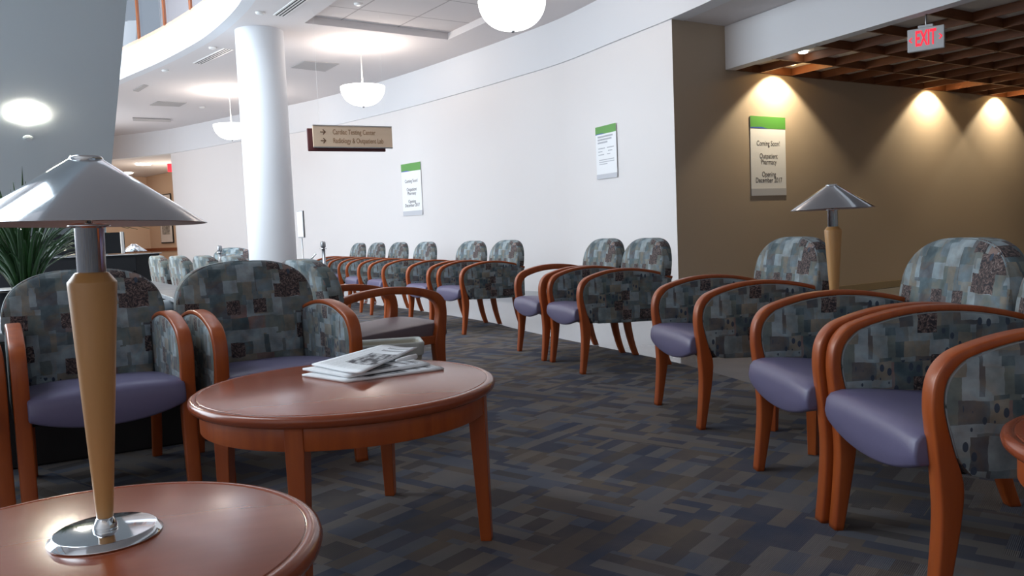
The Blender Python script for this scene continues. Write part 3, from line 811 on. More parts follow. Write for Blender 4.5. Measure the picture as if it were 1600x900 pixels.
# ------------------------------------------------------------------ round tables
def make_table(loc, rad, rot, label, h=0.55):
    t = empty('round_table', loc, rot, label, 'table')
    prof = [(0, h), (rad - .030, h), (rad - .028, h - .0025), (rad - .025, h), (rad - .012, h - .001), (rad - .003, h - .007), (rad, h - .017), (rad - .003, h - .028), (rad - .012, h - .036), (rad - .03, h - .038), (0, h - .038)]
    obj('tabletop', lathe(prof, 96), M['cherry_top'], t, smooth=True, bevel=.0006, angle=50)
    obj('apron', lathe([(rad - .045, h - .037), (rad - .034, h - .037), (rad - .034, h - .108), (rad - .06, h - .108), (rad - .06, h - .037)], 96), M['cherry'], t, smooth=True, bevel=.002, angle=50)
    for k in range(4):
        a = pi / 2 * k; bm = bmesh.new(); r0 = rad - .058; r1 = rad - .046; hw0, hw1 = .029, .019
        tp = [(r0 - hw0, -hw0), (r0 + hw0 - .001, -hw0), (r0 + hw0 - .001, hw0), (r0 - hw0, hw0)]; bt = [(r1 - hw1, -hw1), (r1 + hw1, -hw1), (r1 + hw1, hw1), (r1 - hw1, hw1)]
        md = tp
        levels = [(bt, 0.0), (md, h - .11), (tp, h - .037)]
        rings = [[bm.verts.new((x * cos(a) - y * sin(a), x * sin(a) + y * cos(a), z)) for x, y in pts] for pts, z in levels]
        for p, q in zip(rings, rings[1:]):
            for i in range(4): bm.faces.new((p[i], p[(i + 1) % 4], q[(i + 1) % 4], q[i]))
        bm.faces.new(rings[0][::-1]); bm.faces.new(rings[-1])
        obj('leg', bm, M['cherry'], t, bevel=.003)
    return t
TH = 0.55
make_table((-0.585, 2.76, 0), 0.513, R(-7), 'large round cherry table carrying the newspapers')
make_table((-0.735, 1.30, 0), 0.395, R(20), 'round cherry end table under the near lamp')
make_table((1.45, 1.63, 0), 0.395, R(8), 'round cherry end table cut by the right edge of the picture')
make_table((1.515, 3.785, 0), 0.355, R(50), 'round cherry end table under the lamp between the right armchairs')

# ------------------------------------------------------------------ lamps
def make_lamp(loc, lean, label):
    l = empty('table_lamp', loc, 0, label, 'lamp', 'chrome shaded table lamps')
    obj('base', lathe([(0, 0), (.091, 0), (.092, .003), (.083, .013), (.081, .0135), (0, .0135)], 72), M['chrome'], l, smooth=True, bevel=.0008, angle=30)
    obj('collar', lathe([(0, .013), (.020, .013), (.020, .020), (.013, .034), (0, .034)], 32), M['chrome'], l, smooth=True, bevel=.0008, angle=30)
    obj('column', lathe([(0, .034), (.0135, .034), (.0145, .05), (.0385, .438), (.0385, .443), (.026, .459), (0, .459)], 48), M['maple'], l, smooth=True, bevel=.001, angle=25).rotation_euler = lean
    nk = obj('neck', lathe([(0, .459), (.0228, .459), (.0228, .535), (.033, .537), (.033, .541), (.020, .543), (0, .543)], 40), M['chrome'], l, smooth=True, bevel=.0008, angle=30)
    nk.rotation_euler = lean
    obj('stem', tube([(0, 0, .54), (0, 0, .645)], .006, 10), M['chrome'], nk, smooth=True)
    bm = bmesh.new(); z0, z1 = .541, .648
    add_lathe(bm, [(.026, z1), (.187, z0), (.1885, z0 + .0005), (.027, z1 + .0025), (.026, z1)], 96)
    sh = obj('lamp_shade', bm, M['shade_metal'], l, smooth=True, bevel=.0003, angle=50)
    obj('lining', lathe([(.0295, z1 - .001), (.1855, z0 - .0003)], 96), M['shade_inner'], sh, smooth=True)
    sh.rotation_euler = (R(-.8), lean[1] * .75, 0)
    obj('cap', lathe([(.0, z1 - .004), (.020, z1 - .004), (.0255, z1 - .001), (.0265, z1 + .005), (.024, z1 + .008), (.0, z1 + .010)], 48), M['chrome'], sh, smooth=True, bevel=.0008, angle=30)
    return l
make_lamp((-0.724, 1.375, TH), (0, R(1.3), 0), 'table lamp with chrome cone shade on the near left table')
make_lamp((1.515, 3.785, TH), (0, R(-0.4), 0), 'table lamp with chrome cone shade among the right armchairs')

# ------------------------------------------------------------------ newspapers
def sheet(corners, z0, thick, name, label, curl=0.0, grp='newspapers on the round table', mat=None, sub=10, twist=0.0):
    """folded newspaper: plan corners (4, going round), a soft pillow of pages"""
    a, b, c, d = [Vector((p.x, p.y, 0)) for p in corners]; bm = bmesh.new(); lay = bm.loops.layers.uv.new('uv')
    def P(u, v): return a * (1 - u) * (1 - v) + b * u * (1 - v) + c * u * v + d * (1 - u) * v
    org = P(.5, .5); top = []; bot = []
    for i in range(sub + 1):
        rt, rb = [], []
        for j in range(sub + 1):
            u, v = i / sub, j / sub; p = P(u, v) - org
            w = noise.noise((u * 2.3 + z0 * 90, v * 2.1, 0)) * .003
            e = max(0, 1 - (2 * abs(u - .5)) ** 8) * 1.0
            lift = curl * max(0, u - .55) ** 2 * 4 + twist * u * v
            rt.append(bm.verts.new((p.x, p.y, thick * (.75 + .25 * e) + lift + abs(w)))); rb.append(bm.verts.new((p.x, p.y, lift * .92)))
        top.append(rt); bot.append(rb)
    n = sub
    for i in range(n):
        for j in range(n):
            bm.faces.new((top[i][j], top[i + 1][j], top[i + 1][j + 1], top[i][j + 1])); bm.faces.new((bot[i][j], bot[i][j + 1], bot[i + 1][j + 1], bot[i + 1][j]))
    for i in range(n):
        bm.faces.new((bot[i][0], bot[i + 1][0], top[i + 1][0], top[i][0])); bm.faces.new((bot[i + 1][n], bot[i][n], top[i][n], top[i + 1][n]))
        bm.faces.new((bot[0][i + 1], bot[0][i], top[0][i], top[0][i + 1])); bm.faces.new((bot[n][i], bot[n][i + 1], top[n][i + 1], top[n][i]))
    idx = {}
    for i in range(n + 1):
        for j in range(n + 1): idx[top[i][j]] = (i / n, j / n); idx[bot[i][j]] = (i / n, 0.97 if False else j / n)
    for f in bm.faces:
        side = any(v in r for r in bot for v in f.verts)
        for l in f.loops:
            u, v = idx[l.vert]; l[lay].uv = (0.0, 0.99) if side else (u, v)
    o = obj(name, bm, mat or M['newsprint'], None, smooth=True, uv=False, loc=(org.x, org.y, z0))
    tag(o, label, 'newspaper', grp)
    return o
zt = TH
def A(x, y, z): return at(x, y, z)
sheet([A(472, 588, zt), A(540, 598.5, zt), A(694, 578, zt), A(618, 562, zt)], zt + .0005, .009, 'newspaper', 'bottom folded newspaper of the stack, sticking out to the right')
sheet([A(473, 580, zt + .010), A(544, 592, zt + .010), A(672, 572, zt + .010), A(600, 558, zt + .01)], zt + .0135, .009, 'newspaper', 'middle folded newspaper, white spine at the left', curl=.0)
sheet([A(487, 571, zt + .026), A(566, 588, zt + .026), A(652, 548, zt + .026), A(596, 541, zt + .026)], zt + .0265, .007, 'newspaper', 'top newspaper with a large grey photo on its page', curl=.012)
# rolled page edges poking out at the right of the stack
roll = tube([Vector((0, 0, 0)), Vector((.035, .01, .001)), Vector((.07, .03, 0))], .010, 12)
p = A(650, 560, zt + .03); o = obj('newspaper', tube([(0, 0, 0), (-.03, -.035, .0), (-.065, -.075, -.002)], [.010, .009, .005], 12), M['paper'], None, smooth=True, loc=(p.x, p.y, zt + .038)); tag(o, 'curled page edge showing at the right side of the newspaper stack', 'newspaper', 'newspapers on the round table')
roll.free()

# ------------------------------------------------------------------ wastebasket
bp = Vector((-0.70, 4.42, 0)); wb = empty('wastebasket', bp, R(12), 'beige wastebasket with a white liner between the left chairs', 'wastebasket')
def ring_rect(bm, hx, hy, z, r=.03, n=4):
    v = []
    for cxs, cys, a0 in ((1, 1, 0), (-1, 1, 90), (-1, -1, 180), (1, -1, 270)):
        for k in range(n + 1):
            a = R(a0 + 90 * k / n); v.append(bm.verts.new((cxs * (hx - r) + r * cos(a), cys * (hy - r) + r * sin(a), z)))
    return v
def tub(levels):
    bm = bmesh.new(); rings = [ring_rect(bm, *l) for l in levels]
    for a, b in zip(rings, rings[1:]):
        n = len(a)
        for i in range(n): bm.faces.new((a[i], a[(i + 1) % n], b[(i + 1) % n], b[i]))
    bm.faces.new(rings[0][::-1]); bm.faces.new(rings[-1])
    return bm
obj('bucket', tub([(.14, .085, 0), (.185, .12, .445), (.19, .125, .450), (.19, .125, .460), (.175, .11, .460), (.13, .075, .02)]), M['bin'], wb, smooth=True, bevel=.003, angle=40)
obj('liner', tub([(.188, .123, .40), (.195, .130, .465), (.19, .124, .474), (.178, .112, .466), (.15, .09, .20)]), M['liner'], wb, smooth=True, bevel=.003, angle=40)

# ------------------------------------------------------------------ wall posters and signs
def poster(loc, rz, w, h, lines, label, group='pharmacy posters', bars=None):
    p = empty('wall_poster', loc, rz, label, 'poster', group)
    obj('sheet', box((0, -.003, h / 2), (w, .004, h)), M['paper'], p)
    gb = obj('green_band', box((0, -.006, h - h * .075), (w, .003, h * .15)), M['green'], p)
    bm = bmesh.new()
    vs = [bm.verts.new((x, -.0082, z)) for x, z in ((-w / 2, h * .85), (-w * .02, h * .85), (-w * .2, h * .868), (-w / 2, h * .862))]
    f = bm.faces.new(vs); e = bmesh.ops.extrude_face_region(bm, geom=[f]); bmesh.ops.translate(bm, verts=[v for v in e['geom'] if isinstance(v, bmesh.types.BMVert)], vec=(0, .001, 0))
    obj('blue_swoosh', bm, M['blue'], gb)
    obj('footer_band', box((0, -.006, h * .045), (w, .003, h * .09)), M['footer'], p)
    for t, z, s in lines: text_mesh(t, s, M['ink'], p, 'lettering', (0, -.0065, h * z), sx=.86)
    if bars:
        for x0, x1, z, th in bars: obj('print_line', box((w * (x0 + x1) / 2, -.0058, h * z), (w * (x1 - x0), .0012, th)), M['ink_light'], p)
    return p
big = [('Coming Soon!', .66, .088), ('Outpatient', .50, .088), ('Pharmacy', .425, .088), ('Opening', .27, .088), ('December 2017', .195, .088)]
a = tan(-2.67, 0); b = tan(-2.01, 0); c = (a + b) / 2 + NV * .004
poster((c.x, c.y, 1.37), math.atan2(DV.y, DV.x), .655, 1.0, big, 'pharmacy poster on the shaded tan wall, under a spotlight')
def poster_on_curve(px, w, h, z, **k):
    best = min(range(len(wall_c) - 1), key=lambda i: abs(800 + F * ((wall_c[i][0] + wall_c[i + 1][0]) / 2) / ((wall_c[i][1] + wall_c[i + 1][1]) / 2) - px))
    # solve along the curve
    for i in range(len(wall_c) - 1):
        x0 = 800 + F * wall_c[i][0] / wall_c[i][1]; x1 = 800 + F * wall_c[i + 1][0] / wall_c[i + 1][1]
        if x0 <= px <= x1:
            t = (px - x0) / (x1 - x0); P_ = Vector(wall_c[i]).lerp(Vector(wall_c[i + 1]), t); d = (Vector(wall_c[i + 1]) - Vector(wall_c[i])).normalized()
            n = Vector((d.y, -d.x)); q = P_ - n * -.012
            return poster((q.x + n.x * .0, q.y + n.y * .0, z), math.atan2(d.y, d.x), w, h, **k)
poster_on_curve(652, .66, .98, 1.42, lines=big, label='pharmacy poster on the long white wall, beside the hanging sign')
poster_on_curve(956, .50, .70, 1.70, lines=[], label='poster of small grey print on the white wall near the corner',
                bars=[(-.40, .34, .80, .022), (-.40, .28, .745, .022), (-.40, .08, .69, .022), (-.38, -.05, .58, .012), (.05, .38, .58, .012), (-.38, -.18, .52, .012), (.1, .3, .52, .012), (-.38, -.1, .46, .012), (.05, .2, .46, .012), (-.36, .38, .36, .010), (-.36, .38, .32, .010), (-.36, .05, .28, .010)])

# hanging direction sign
hy = 11.0
def atY(x, y, Y):
    v = Vector((x - 800, y - 450, F)); X, YY, Z = v.dot(_r), v.dot(_w), -v.dot(_d); return Vector((X / YY * Y, Y, CAMH + Z / YY * Y))
pA = atY(490, 232, 10.75); pB = atY(613, 232, 11.25)
wS = math.hypot(pB.x - pA.x, pB.y - pA.y); hz = pA.z + .05; rs = math.atan2(pB.y - pA.y, pB.x - pA.x)
hs = empty('hanging_sign', ((pA.x + pB.x) / 2, (pA.y + pB.y) / 2, 2.235), rs, 'beige direction sign hanging from the ceiling right of the column', 'sign')
obj('backing', box((-.075, .045, .125), (wS * .985, .03, .30)), M['sign_maroon'], hs, bevel=.012)
obj('face', box((0, 0, .165), (wS, .035, .285)), M['sign_tan'], hs, bevel=.002)
obj('top_edge', box((0, -.004, .309), (wS, .045, .012)), M['steel'], hs)
obj('bottom_edge', box((0, -.004, .022), (wS, .045, .014)), M['steel'], hs)
text_mesh('Cardiac Testing Center', .094, M['sign_brown'], hs, 'lettering', (-wS / 2 + .26, -.019, .222), align='LEFT', sx=.66, bold=.001)
text_mesh('Radiology & Outpatient Lab', .094, M['sign_brown'], hs, 'lettering', (-wS / 2 + .26, -.019, .108), align='LEFT', sx=.66, bold=.001)
for z in (.222, .108):
    bm = bmesh.new(); x = -wS / 2 + .13
    add_box(bm, (x, -.019, z), (.07, .003, .012)); add_box(bm, (x + .018, -.019, z + .015), (.05, .003, .012), Matrix.Rotation(R(45), 3, 'Y')); add_box(bm, (x + .018, -.019, z - .015), (.05, .003, .012), Matrix.Rotation(R(-45), 3, 'Y'))
    obj('arrow', bm, M['sign_dark'], hs)
for x in (-.45, .45): obj('hanging_wire', tube([(x, .01, .31), (x, .01, Z_CEIL - 2.235)], .0012, 6), M['white_metal'], hs)

# exit sign below the coffered ceiling
e0 = Vector((3.058, 6.2, 0)); e1 = Vector((3.33, 6.2, 0)); er = R(-20)
pE = atY(1447, 79, 7.8)
ex = empty('exit_sign', (pE.x, pE.y, 2.60), R(-38), 'lit red EXIT sign with two arrows below the coffered ceiling', 'sign')
obj('housing', box((0, 0, .105), (.315, .05, .21)), M['exit_white'], ex, bevel=.004)
obj('canopy', box((0, .0, .222), (.13, .06, .025)), M['exit_white'], ex, bevel=.004)
obj('hanger', tube([(0, 0, .23), (0, 0, Z_COF + .10 - 2.60)], .007, 8), M['steel'], ex)
text_mesh('EXIT', .20, M['exit_red'], ex, 'lettering', (0, -.0265, .108), sx=.44, bold=.004)
for s in (-1, 1):
    bm = bmesh.new()
    add_box(bm, (s * .128, -.0265, .108 + .012), (.034, .002, .009), Matrix.Rotation(R(45 * s), 3, 'Y')); add_box(bm, (s * .128, -.0265, .108 - .012), (.034, .002, .009), Matrix.Rotation(R(-45 * s), 3, 'Y'))
    obj('arrow', bm, M['exit_red'], ex)

# far exit sign and picture in the corridor
pX = atY(266, 262, 24.0); fx = empty('exit_sign', (pX.x + .1, pX.y, pX.z - .12), 0, 'tiny red exit sign at the far corridor, half behind the white wall', 'sign')
obj('housing', box((0, 0, .12), (.34, .06, .24)), M['exit_red'], fx, bevel=.004)
obj('hanger', tube([(0, 0, .24), (0, 0, Z_LOW - pX.z + .12)], .01, 8), M['steel'], fx)
dk = (Vector((k2.x, k2.y)) - Vector((k1.x, k1.y))).normalized()
tt = None
for i in range(400):
    q = Vector((k1.x, k1.y)) + dk * i * .02; px = 800 + F * q.x / q.y
    if px > 268: tt = q; break
nk_ = Vector((dk.y, -dk.x)); tt = tt + nk_ * .03
pic = empty('framed_picture', (tt.x, tt.y, 1.15), math.atan2(dk.y, dk.x), 'framed grey picture on the peach corridor wall', 'picture')
obj('frame', box((0, 0, .78), (1.0, .03, 1.62)), M['black'], pic)
obj('mount', box((0, -.018, .78), (.94, .01, 1.56)), M['mat_board'], pic)
obj('print', box((0, -.026, .78), (.62, .006, 1.05)), M['art'], pic)

# ------------------------------------------------------------------ ceiling fittings
def pendant(x, y, label):
    p = empty('pendant_light', (x, y, Z_CEIL), 0, label, 'light', 'white bowl pendant lights')
    zb, zt2, r = 3.09 - Z_CEIL, 3.385 - Z_CEIL, .345
    prof = [(0, zb)] + [(r * sin(t) ** .85, zb + (zt2 - zb) * (1 - cos(t)) ** 1.0) for t in [pi / 2 * k / 14 for k in range(1, 15)]]
    prof += [(r - .008, zt2)] + [((r - .01) * sin(t) ** .85, zb + .01 + (zt2 - zb - .01) * (1 - cos(t))) for t in [pi / 2 * k / 14 for k in range(13, 0, -1)]] + [(0, zb + .01)]
    obj('bowl', lathe(prof, 64), M['lamp_glow'], p, smooth=True)
    obj('canopy', lathe([(0, 0), (.085, 0), (.085, -.02), (.05, -.035), (0, -.035)], 32), M['white_metal'], p, smooth=True, bevel=.001, angle=30)
    obj('rod', tube([(0, 0, -.03), (0, 0, zb + .01)], .010, 10), M['white_metal'], p, smooth=True)
    obj('finial', lathe([(0, zb - .03), (.016, zb - .02), (.02, zb + .002), (0, zb + .004)], 20), M['steel'], p, smooth=True)
    point_light('pendant_bulb', (x, y, 3.40), 38, (1.0, .86, .74), .12)
q = at(563, 68, Z_CEIL); pendant(q.x, q.y, 'middle bowl pendant light, above the hanging sign')
q = at(358, 142, Z_CEIL); pendant(q.x, q.y, 'farthest bowl pendant light, half behind the white column')
pendant(0.118, 8.4, 'nearest bowl pendant light, cut by the top of the picture')

def quad_panel(name, pts, mat, z, th, label, cat, group):
    c = sum((Vector((p.x, p.y, 0)) for p in pts), Vector()) / 4
    o = obj(name, prism([(p.x - c.x, p.y - c.y) for p in pts], -th, 0), mat, None, loc=(c.x, c.y, z)); tag(o, label, cat, group); return o
quad_panel('ceiling_vent', [at(*p, Z_CEIL) for p in ((453, 105), (475, 95), (530, 99), (508, 111))], M['grille_grey'], Z_CEIL, .012, 'grey return air panel in the ceiling near the middle pendant', 'vent', 'grey ceiling vents')
quad_panel('ceiling_vent', [at(*p, Z_CEIL) for p in ((234, 164), (246, 158), (292, 160), (280, 166))], M['grille_grey'], Z_CEIL, .012, 'far grey return air panel in the ceiling left of the column', 'vent', 'grey ceiling vents')
quad_panel('ceiling_vent', [at(*p, Z_CEIL) for p in ((207, 183), (208, 187), (267, 189), (266, 185.5))], M['grille_grey'], Z_CEIL, .03, 'thin far grey ceiling strip beyond the stair edge', 'vent', 'grey ceiling vents')
quad_panel('ceiling_vent', [at(*p, Z_CEIL) for p in ((208, 141), (224, 132), (232, 133), (216, 143))], M['grille_grey'], Z_CEIL, .012, 'small grey ceiling vent beside the stair edge', 'vent', 'grey ceiling vents')
def diffuser(pa, pb, label, w=.16):
    d = (pb - pa); L = d.length; rz = math.atan2(d.y, d.x); m = (pa + pb) / 2
    o = empty('slot_diffuser', (m.x, m.y, Z_CEIL), rz, label, 'vent', 'linear slot diffusers')
    obj('frame', box((0, 0, -.004), (L, w, .010)), M['white_metal'], o)
    for k in (-1, 0, 1): obj('slot', box((0, k * w * .28, -.0075), (L * .98, w * .12, .006)), M['dark_gap'], o)
diffuser(at(309, 99, Z_CEIL), at(357, 76, Z_CEIL), 'linear slot diffuser in the ceiling left of the column top')
diffuser(at(436, 24, Z_CEIL), at(480, -8, Z_CEIL), 'linear slot diffuser with dark slots right of the column top')
for (x, y), lb in zip(((332, 74), (258, 109.5), (406, 19), (316, 167), (560, 5)), ('white round ceiling sensor near the balcony edge', 'small ceiling sensor further along the balcony edge', 'small ceiling sensor above the column', 'small ceiling sensor between column and stair', 'small sensor in the tiled ceiling tray')):
    q = at(x, y, Z_CEIL); o = obj('ceiling_sensor', lathe([(0, 0), (.06, 0), (.055, -.02), (.03, -.03), (0, -.03)], 24), M['white_metal'], None, smooth=True, loc=(q.x, q.y, Z_CEIL)); tag(o, lb, 'sensor', 'ceiling sensors')
# a seam strip in the tray
# corridor downlights
for (x, y), lb in zip(((224, 256), (196, 270)), ('near round downlight in the corridor ceiling', 'far round downlight in the corridor ceiling')):
    q = at(x, y, Z_LOW); o = obj('ceiling_downlight', lathe([(0, 0), (.22, 0), (.22, -.02), (.19, -.03), (0, -.03)], 32), M['down_glow'], None, loc=(q.x, q.y, Z_LOW)); tag(o, lb, 'light', 'corridor downlights')
point_light('corridor_lamp', (-9.9, 23.9, 2.3), 110, (1.0, .86, .70), .3)
# stair downlight
pn = (sh - sl).cross(perp).normalized()
if pn.z > 0: pn = -pn
v = Vector((42 - 800, 177 - 450, F)); dr = Vector((v.dot(_r), v.dot(_w), -v.dot(_d))).normalized(); o3 = Vector((0, 0, CAMH))
t = (sl - o3).dot(pn) / dr.dot(pn); hit = o3 + dr * t
def on_plane(name, p, n, prof, mat, label, cat, seg=40):
    o = obj(name, lathe(prof, seg), mat, None, smooth=False); o.location = p; o.rotation_euler = n.to_track_quat('Z', 'Y').to_euler(); tag(o, label, cat); return o
on_plane('stair_downlight', hit, pn, [(0, -.01), (.125, -.01), (.125, .012), (.108, .012), (.104, .006), (0, .006)], M['stair_light'], 'bright round downlight in the sloping grey stair underside', 'light')
spot_light('stair_lamp', hit + pn * .05, pn, 12, (1, .93, .8), R(120), 1.0, .1)
v = Vector((44 - 800, 215 - 450, F)); dr = Vector((v.dot(_r), v.dot(_w), -v.dot(_d))).normalized(); t = (sl - o3).dot(pn) / dr.dot(pn)
on_plane('stair_sensor', o3 + dr * t, pn, [(0, -.01), (.045, -.01), (.045, .014), (.03, .02), (0, .02)], M['stair_grey'], 'small grey sensor below the downlight on the stair underside', 'sensor', 24)

# wall washers in the coffers by the tan wall
for u, lb in zip((-2.20, 1.20, 3.10), ('left spotlight recessed in the coffers above the poster', 'middle spotlight recessed in the coffers on the tan wall', 'right spotlight recessed in the coffers on the tan wall')):
    q = tan(u, .28, Z_COF + .097); o = empty('coffer_spotlight', q, math.atan2(DV.y, DV.x), lb, 'light', 'wall washing spotlights')
    obj('housing', lathe([(0, 0), (.055, 0), (.055, -.03), (.047, -.03), (.045, -.02), (0, -.02)], 28), M['white_metal'], o, smooth=True, bevel=.001, angle=30)
    obj('lens', lathe([(0, -.019), (.044, -.019), (.044, -.024), (0, -.024)], 28), M['down_glow'], o)
    point_light('washer_bulb', q + Vector((0, 0, -.035)) + NV * .05, 5.5, (1.0, .66, .26), .02)
    spot_light('wall_washer', q + Vector((0, 0, -.04)), Vector((-NV.x * .36, -NV.y * .36, -1)), 110, (1.0, .84, .58), R(112), .30, .03)
q = at(1255, 80, Z_COF + .097); o = obj('ceiling_downlight', lathe([(0, 0), (.05, 0), (.05, -.02), (.04, -.025), (0, -.025)], 24), M['down_glow'], None, loc=(q.x + .0, q.y, Z_COF + .097)); tag(o, 'small white downlight in the coffers just behind the beam', 'light')

# ------------------------------------------------------------------ rope barrier and sign stand
def stanchion(px, Y, label):
    x = (px - 800) / F * Y
    s = empty('barrier_post', (x, Y, 0), 0, label, 'barrier post', 'chrome barrier posts')
    obj('base', lathe([(0, 0), (.16, 0), (.16, .012), (.05, .035), (.03, .05), (0, .05)], 36), M['steel'], s, smooth=True, bevel=.001, angle=30)
    obj('pole', lathe([(0, .04), (.025, .04), (.025, .93), (0, .93)], 24), M['steel'], s, smooth=True)
    obj('cap', lathe([(0, .93), (.036, .93), (.038, .95), (.036, 1.0), (.02, 1.012), (0, 1.015)], 24), M['steel'], s, smooth=True, bevel=.001, angle=30)
    obj('rope_ring', lathe([(.026, .905), (.050, .905), (.050, .913), (.026, .913)], 24), M['chrome'], s, smooth=True)
    return Vector((x, Y, .905))
s1 = stanchion(347, 12.3, 'chrome and black barrier post left of the column'); s2 = stanchion(508.5, 11.6, 'chrome barrier post right of the column')
s0 = Vector((s1.x - 1.7, s1.y + .6, .905)); s3 = Vector((s1.x + .75, s1.y + 2.2, .905))
def rope(a, b, label, sag=.34):
    pts = []
    for i in range(25):
        t = i / 24; p = a.lerp(b, t); p.z -= sag * (1 - (2 * t - 1) ** 2); pts.append(p)
    d = (b - a).normalized()
    pts = pts[1:-1]
    o = obj('velvet_rope', tube(pts[2:-2], .022, 10), M['black_rope'], None, smooth=True); tag(o, label, 'rope', 'black barrier ropes')
    obj('rope_end', tube(pts[0:3], .012, 8), M['chrome'], o, smooth=True); obj('rope_end', tube(pts[-3:], .012, 8), M['chrome'], o, smooth=True)
rope(s1 + Vector((-.05, 0, 0)), s0, 'black barrier rope hanging down to the left of the left post')
rope(s1 + Vector((.05, 0, 0)), s2 + Vector((-.05, 0, 0)), 'black barrier rope slung between the two posts behind the column', .42)
Y = 10.6; x = (476 - 800) / F * Y
st = empty('sign_stand', (x, Y, 0), R(-58), 'thin floor stand with a small white notice right of the column', 'sign stand')
obj('base', lathe([(0, 0), (.17, 0), (.17, .01), (.02, .02), (0, .02)], 32), M['steel'], st, smooth=True)
obj('pole', tube([(0, 0, .01), (0, 0, 1.07)], .009, 10), M['steel'], st, smooth=True)
obj('frame', box((0, 0, 1.25), (.24, .018, .35)), M['steel'], st, bevel=.002)
obj('notice', box((0, -.011, 1.25), (.215, .006, .325)), M['paper'], st)
obj('notice', box((0, .011, 1.25), (.215, .006, .325)), M['paper'], st)

# ------------------------------------------------------------------ stone planter with slate slab, plant and cabinet
pl = empty('stone_planter', (-2.9, 5.6, 0), 0, 'low grey stone planter topped with a slate slab behind the left armchairs', 'planter')
def relp(pts): return [(x + 2.9, y - 5.6) for x, y in pts]
curb = [(-1.52, 4.34), (-1.78, 4.72), (-2.16, 5.20), (-2.60, 5.85), (-3.25, 6.90), (-4.9, 6.6), (-4.2, 4.6), (-2.75, 3.66)]
obj('base', prism(relp(curb), 0, .62), M['planter_shade_black'], pl, bevel=.01)  # base coloured black and brought forward to imitate shade under the chairs
obj('curb', prism(relp([(x * 1.0, y) for x, y in curb]), .62, .665), M['curb'], pl, bevel=.008)
A1 = at(205, 441, .75); A2 = at(300, 437, .75); B2 = at(300, 476, .75); B1 = at(232, 452, .75)
slab = [(B1.x, B1.y), (B2.x, B2.y), (-2.02, 5.25), (-3.10, 6.95), (-4.4, 6.75), (-3.6, 6.0)]
obj('slab', prism(relp(slab), .722, .75), M['slate'], pl, bevel=.004)
for (x, y) in ((-2.6, 5.65), (-3.3, 6.4), (-2.25, 5.05)): obj('slab_block', box((x + 2.9, y - 5.6, .694), (.16, .16, .06)), M['curb'], pl, bevel=.004)
random.seed(3)
spots = [(-2.02, 4.72, .055), (-2.16, 4.80, .045), (-2.12, 4.62, .035), (-2.28, 4.90, .05), (-2.30, 4.70, .045), (-2.42, 4.85, .04), (-2.20, 4.98, .04), (-2.46, 5.02, .05), (-2.55, 4.74, .045), (-2.05, 4.88, .03), (-2.38, 4.58, .04), (-1.92, 4.66, .03)]
for i, (x, y, r) in enumerate(spots):
    bm = bmesh.new(); bmesh.ops.create_icosphere(bm, subdivisions=3, radius=1)
    for v in bm.verts:
        k = 1 + .12 * noise.noise(v.co * 1.3 + Vector((i * 5, 0, 0))); v.co = Vector((v.co.x * r * 1.25 * k, v.co.y * r * k, v.co.z * r * .62 * k))
    o = obj('river_stone', bm, M['stone'], None, smooth=True, loc=(x, y, .665 + r * .60)); o.rotation_euler = (0, 0, random.uniform(0, 3))
    tag(o, 'smooth grey river stone lying on the planter curb beside the slate slab', 'stone', 'river stones on the planter')
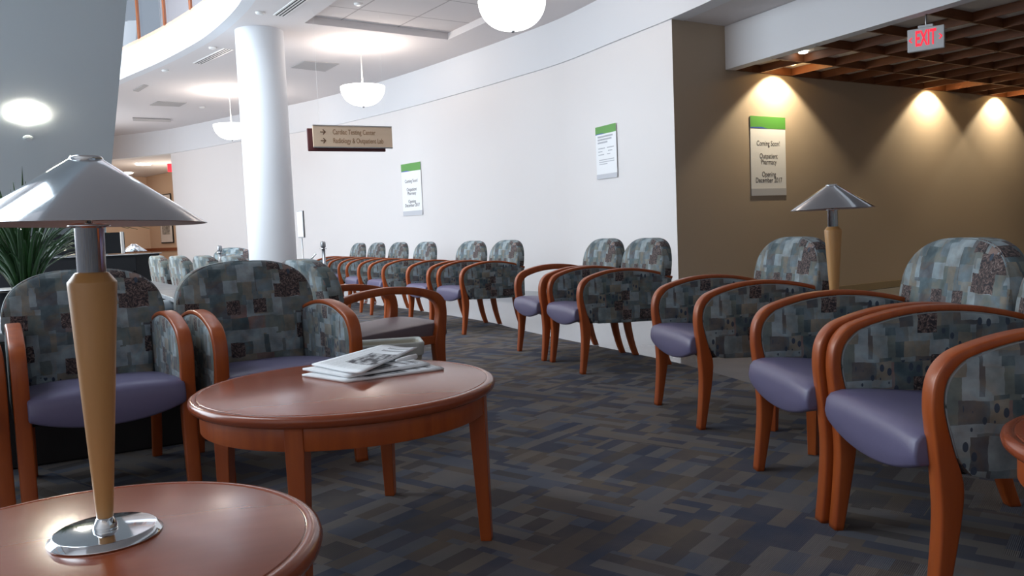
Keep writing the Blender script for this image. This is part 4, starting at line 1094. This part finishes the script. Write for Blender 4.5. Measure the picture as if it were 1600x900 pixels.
# strappy plant
pt = empty('potted_grass_plant', (-2.66, 4.42, .665), 0, 'dark green plant with long arching strap leaves at the left, behind the near lamp', 'plant')
obj('pot', lathe([(0, 0), (.12, 0), (.16, .16), (.165, .17), (.145, .17), (.13, .14), (0, .14)], 32), M['black'], pt, smooth=True, bevel=.002, angle=40)
bm = bmesh.new()
for i in range(170):
    a = random.uniform(0, 2 * pi); L = random.uniform(.40, .80); lean = random.uniform(.15, .95); w = random.uniform(.0045, .0095)
    base = Vector((cos(a) * .06 * random.random(), sin(a) * .06 * random.random(), .13)); d = Vector((cos(a), sin(a), 0)); sd_ = Vector((-sin(a), cos(a), 0)); n = 9; prev = None
    for k in range(n + 1):
        t = k / n; p = base + d * (lean * L * t ** 1.6) + Vector((0, 0, L * (t - (.55 * lean) * t ** 3)))
        ww = w * (1 - t ** 3) * (.6 + .6 * min(1, t * 4)) + .0004
        cur = (bm.verts.new(p - sd_ * ww), bm.verts.new(p + Vector((0, 0, -.002)) + d * .002), bm.verts.new(p + sd_ * ww))
        if prev: bm.faces.new((prev[0], prev[1], cur[1], cur[0])); bm.faces.new((prev[1], prev[2], cur[2], cur[1]))
        prev = cur
lf = obj('foliage', bm, M['leaf'], pt, smooth=True); so = lf.modifiers.new('solid', 'SOLIDIFY'); so.thickness = .0012
# black cabinet
cb = empty('black_cabinet', (-5.35, 9.1, 0), 0, 'black lacquer cabinet with raised back panel beyond the planter', 'cabinet')
obj('body', box((.30, 0, .48), (1.95, .6, .96)), M['black'], cb, bevel=.004)
obj('top', box((.30, 0, .964), (1.99, .64, .010)), M['steel'], cb, bevel=.002)
obj('raised_panel', box((.12, .20, 1.10), (1.60, .05, .24)), M['black'], cb, bevel=.004)
obj('panel_edge', box((.915, .17, 1.10), (.012, .06, .25)), M['white_metal'], cb)
obj('door', box((-.05, -.305, .42), (.9, .015, .74)), M['black'], cb, bevel=.004)
obj('door', box((.86, -.305, .42), (.78, .015, .74)), M['black'], cb, bevel=.004)
# far white lamp on a small white table glimpsed beyond the cabinet
fy = 13.0; fxp = (214 - 800) / F * fy
ft = empty('side_table', (fxp, fy, 0), 0, 'small white side table far beyond the black cabinet', 'table')
obj('tabletop', lathe([(0, .62), (.26, .62), (.26, .65), (0, .65)], 32), M['white_metal'], ft, bevel=.003)
obj('pedestal', lathe([(0, 0), (.18, 0), (.17, .02), (.03, .05), (.03, .62), (0, .62)], 24), M['white_metal'], ft, smooth=True)
fl = empty('table_lamp', (fxp, fy, .65), 0, 'tiny far lamp with a pale cone shade beyond the black cabinet', 'lamp')
obj('column', lathe([(0, 0), (.07, 0), (.07, .01), (.015, .02), (.03, .30), (0, .30)], 24), M['maple'], fl, smooth=True)
obj('lamp_shade', lathe([(.03, .44), (.19, .32), (.192, .321), (.031, .442)], 40), M['shade_metal'], fl, smooth=True)
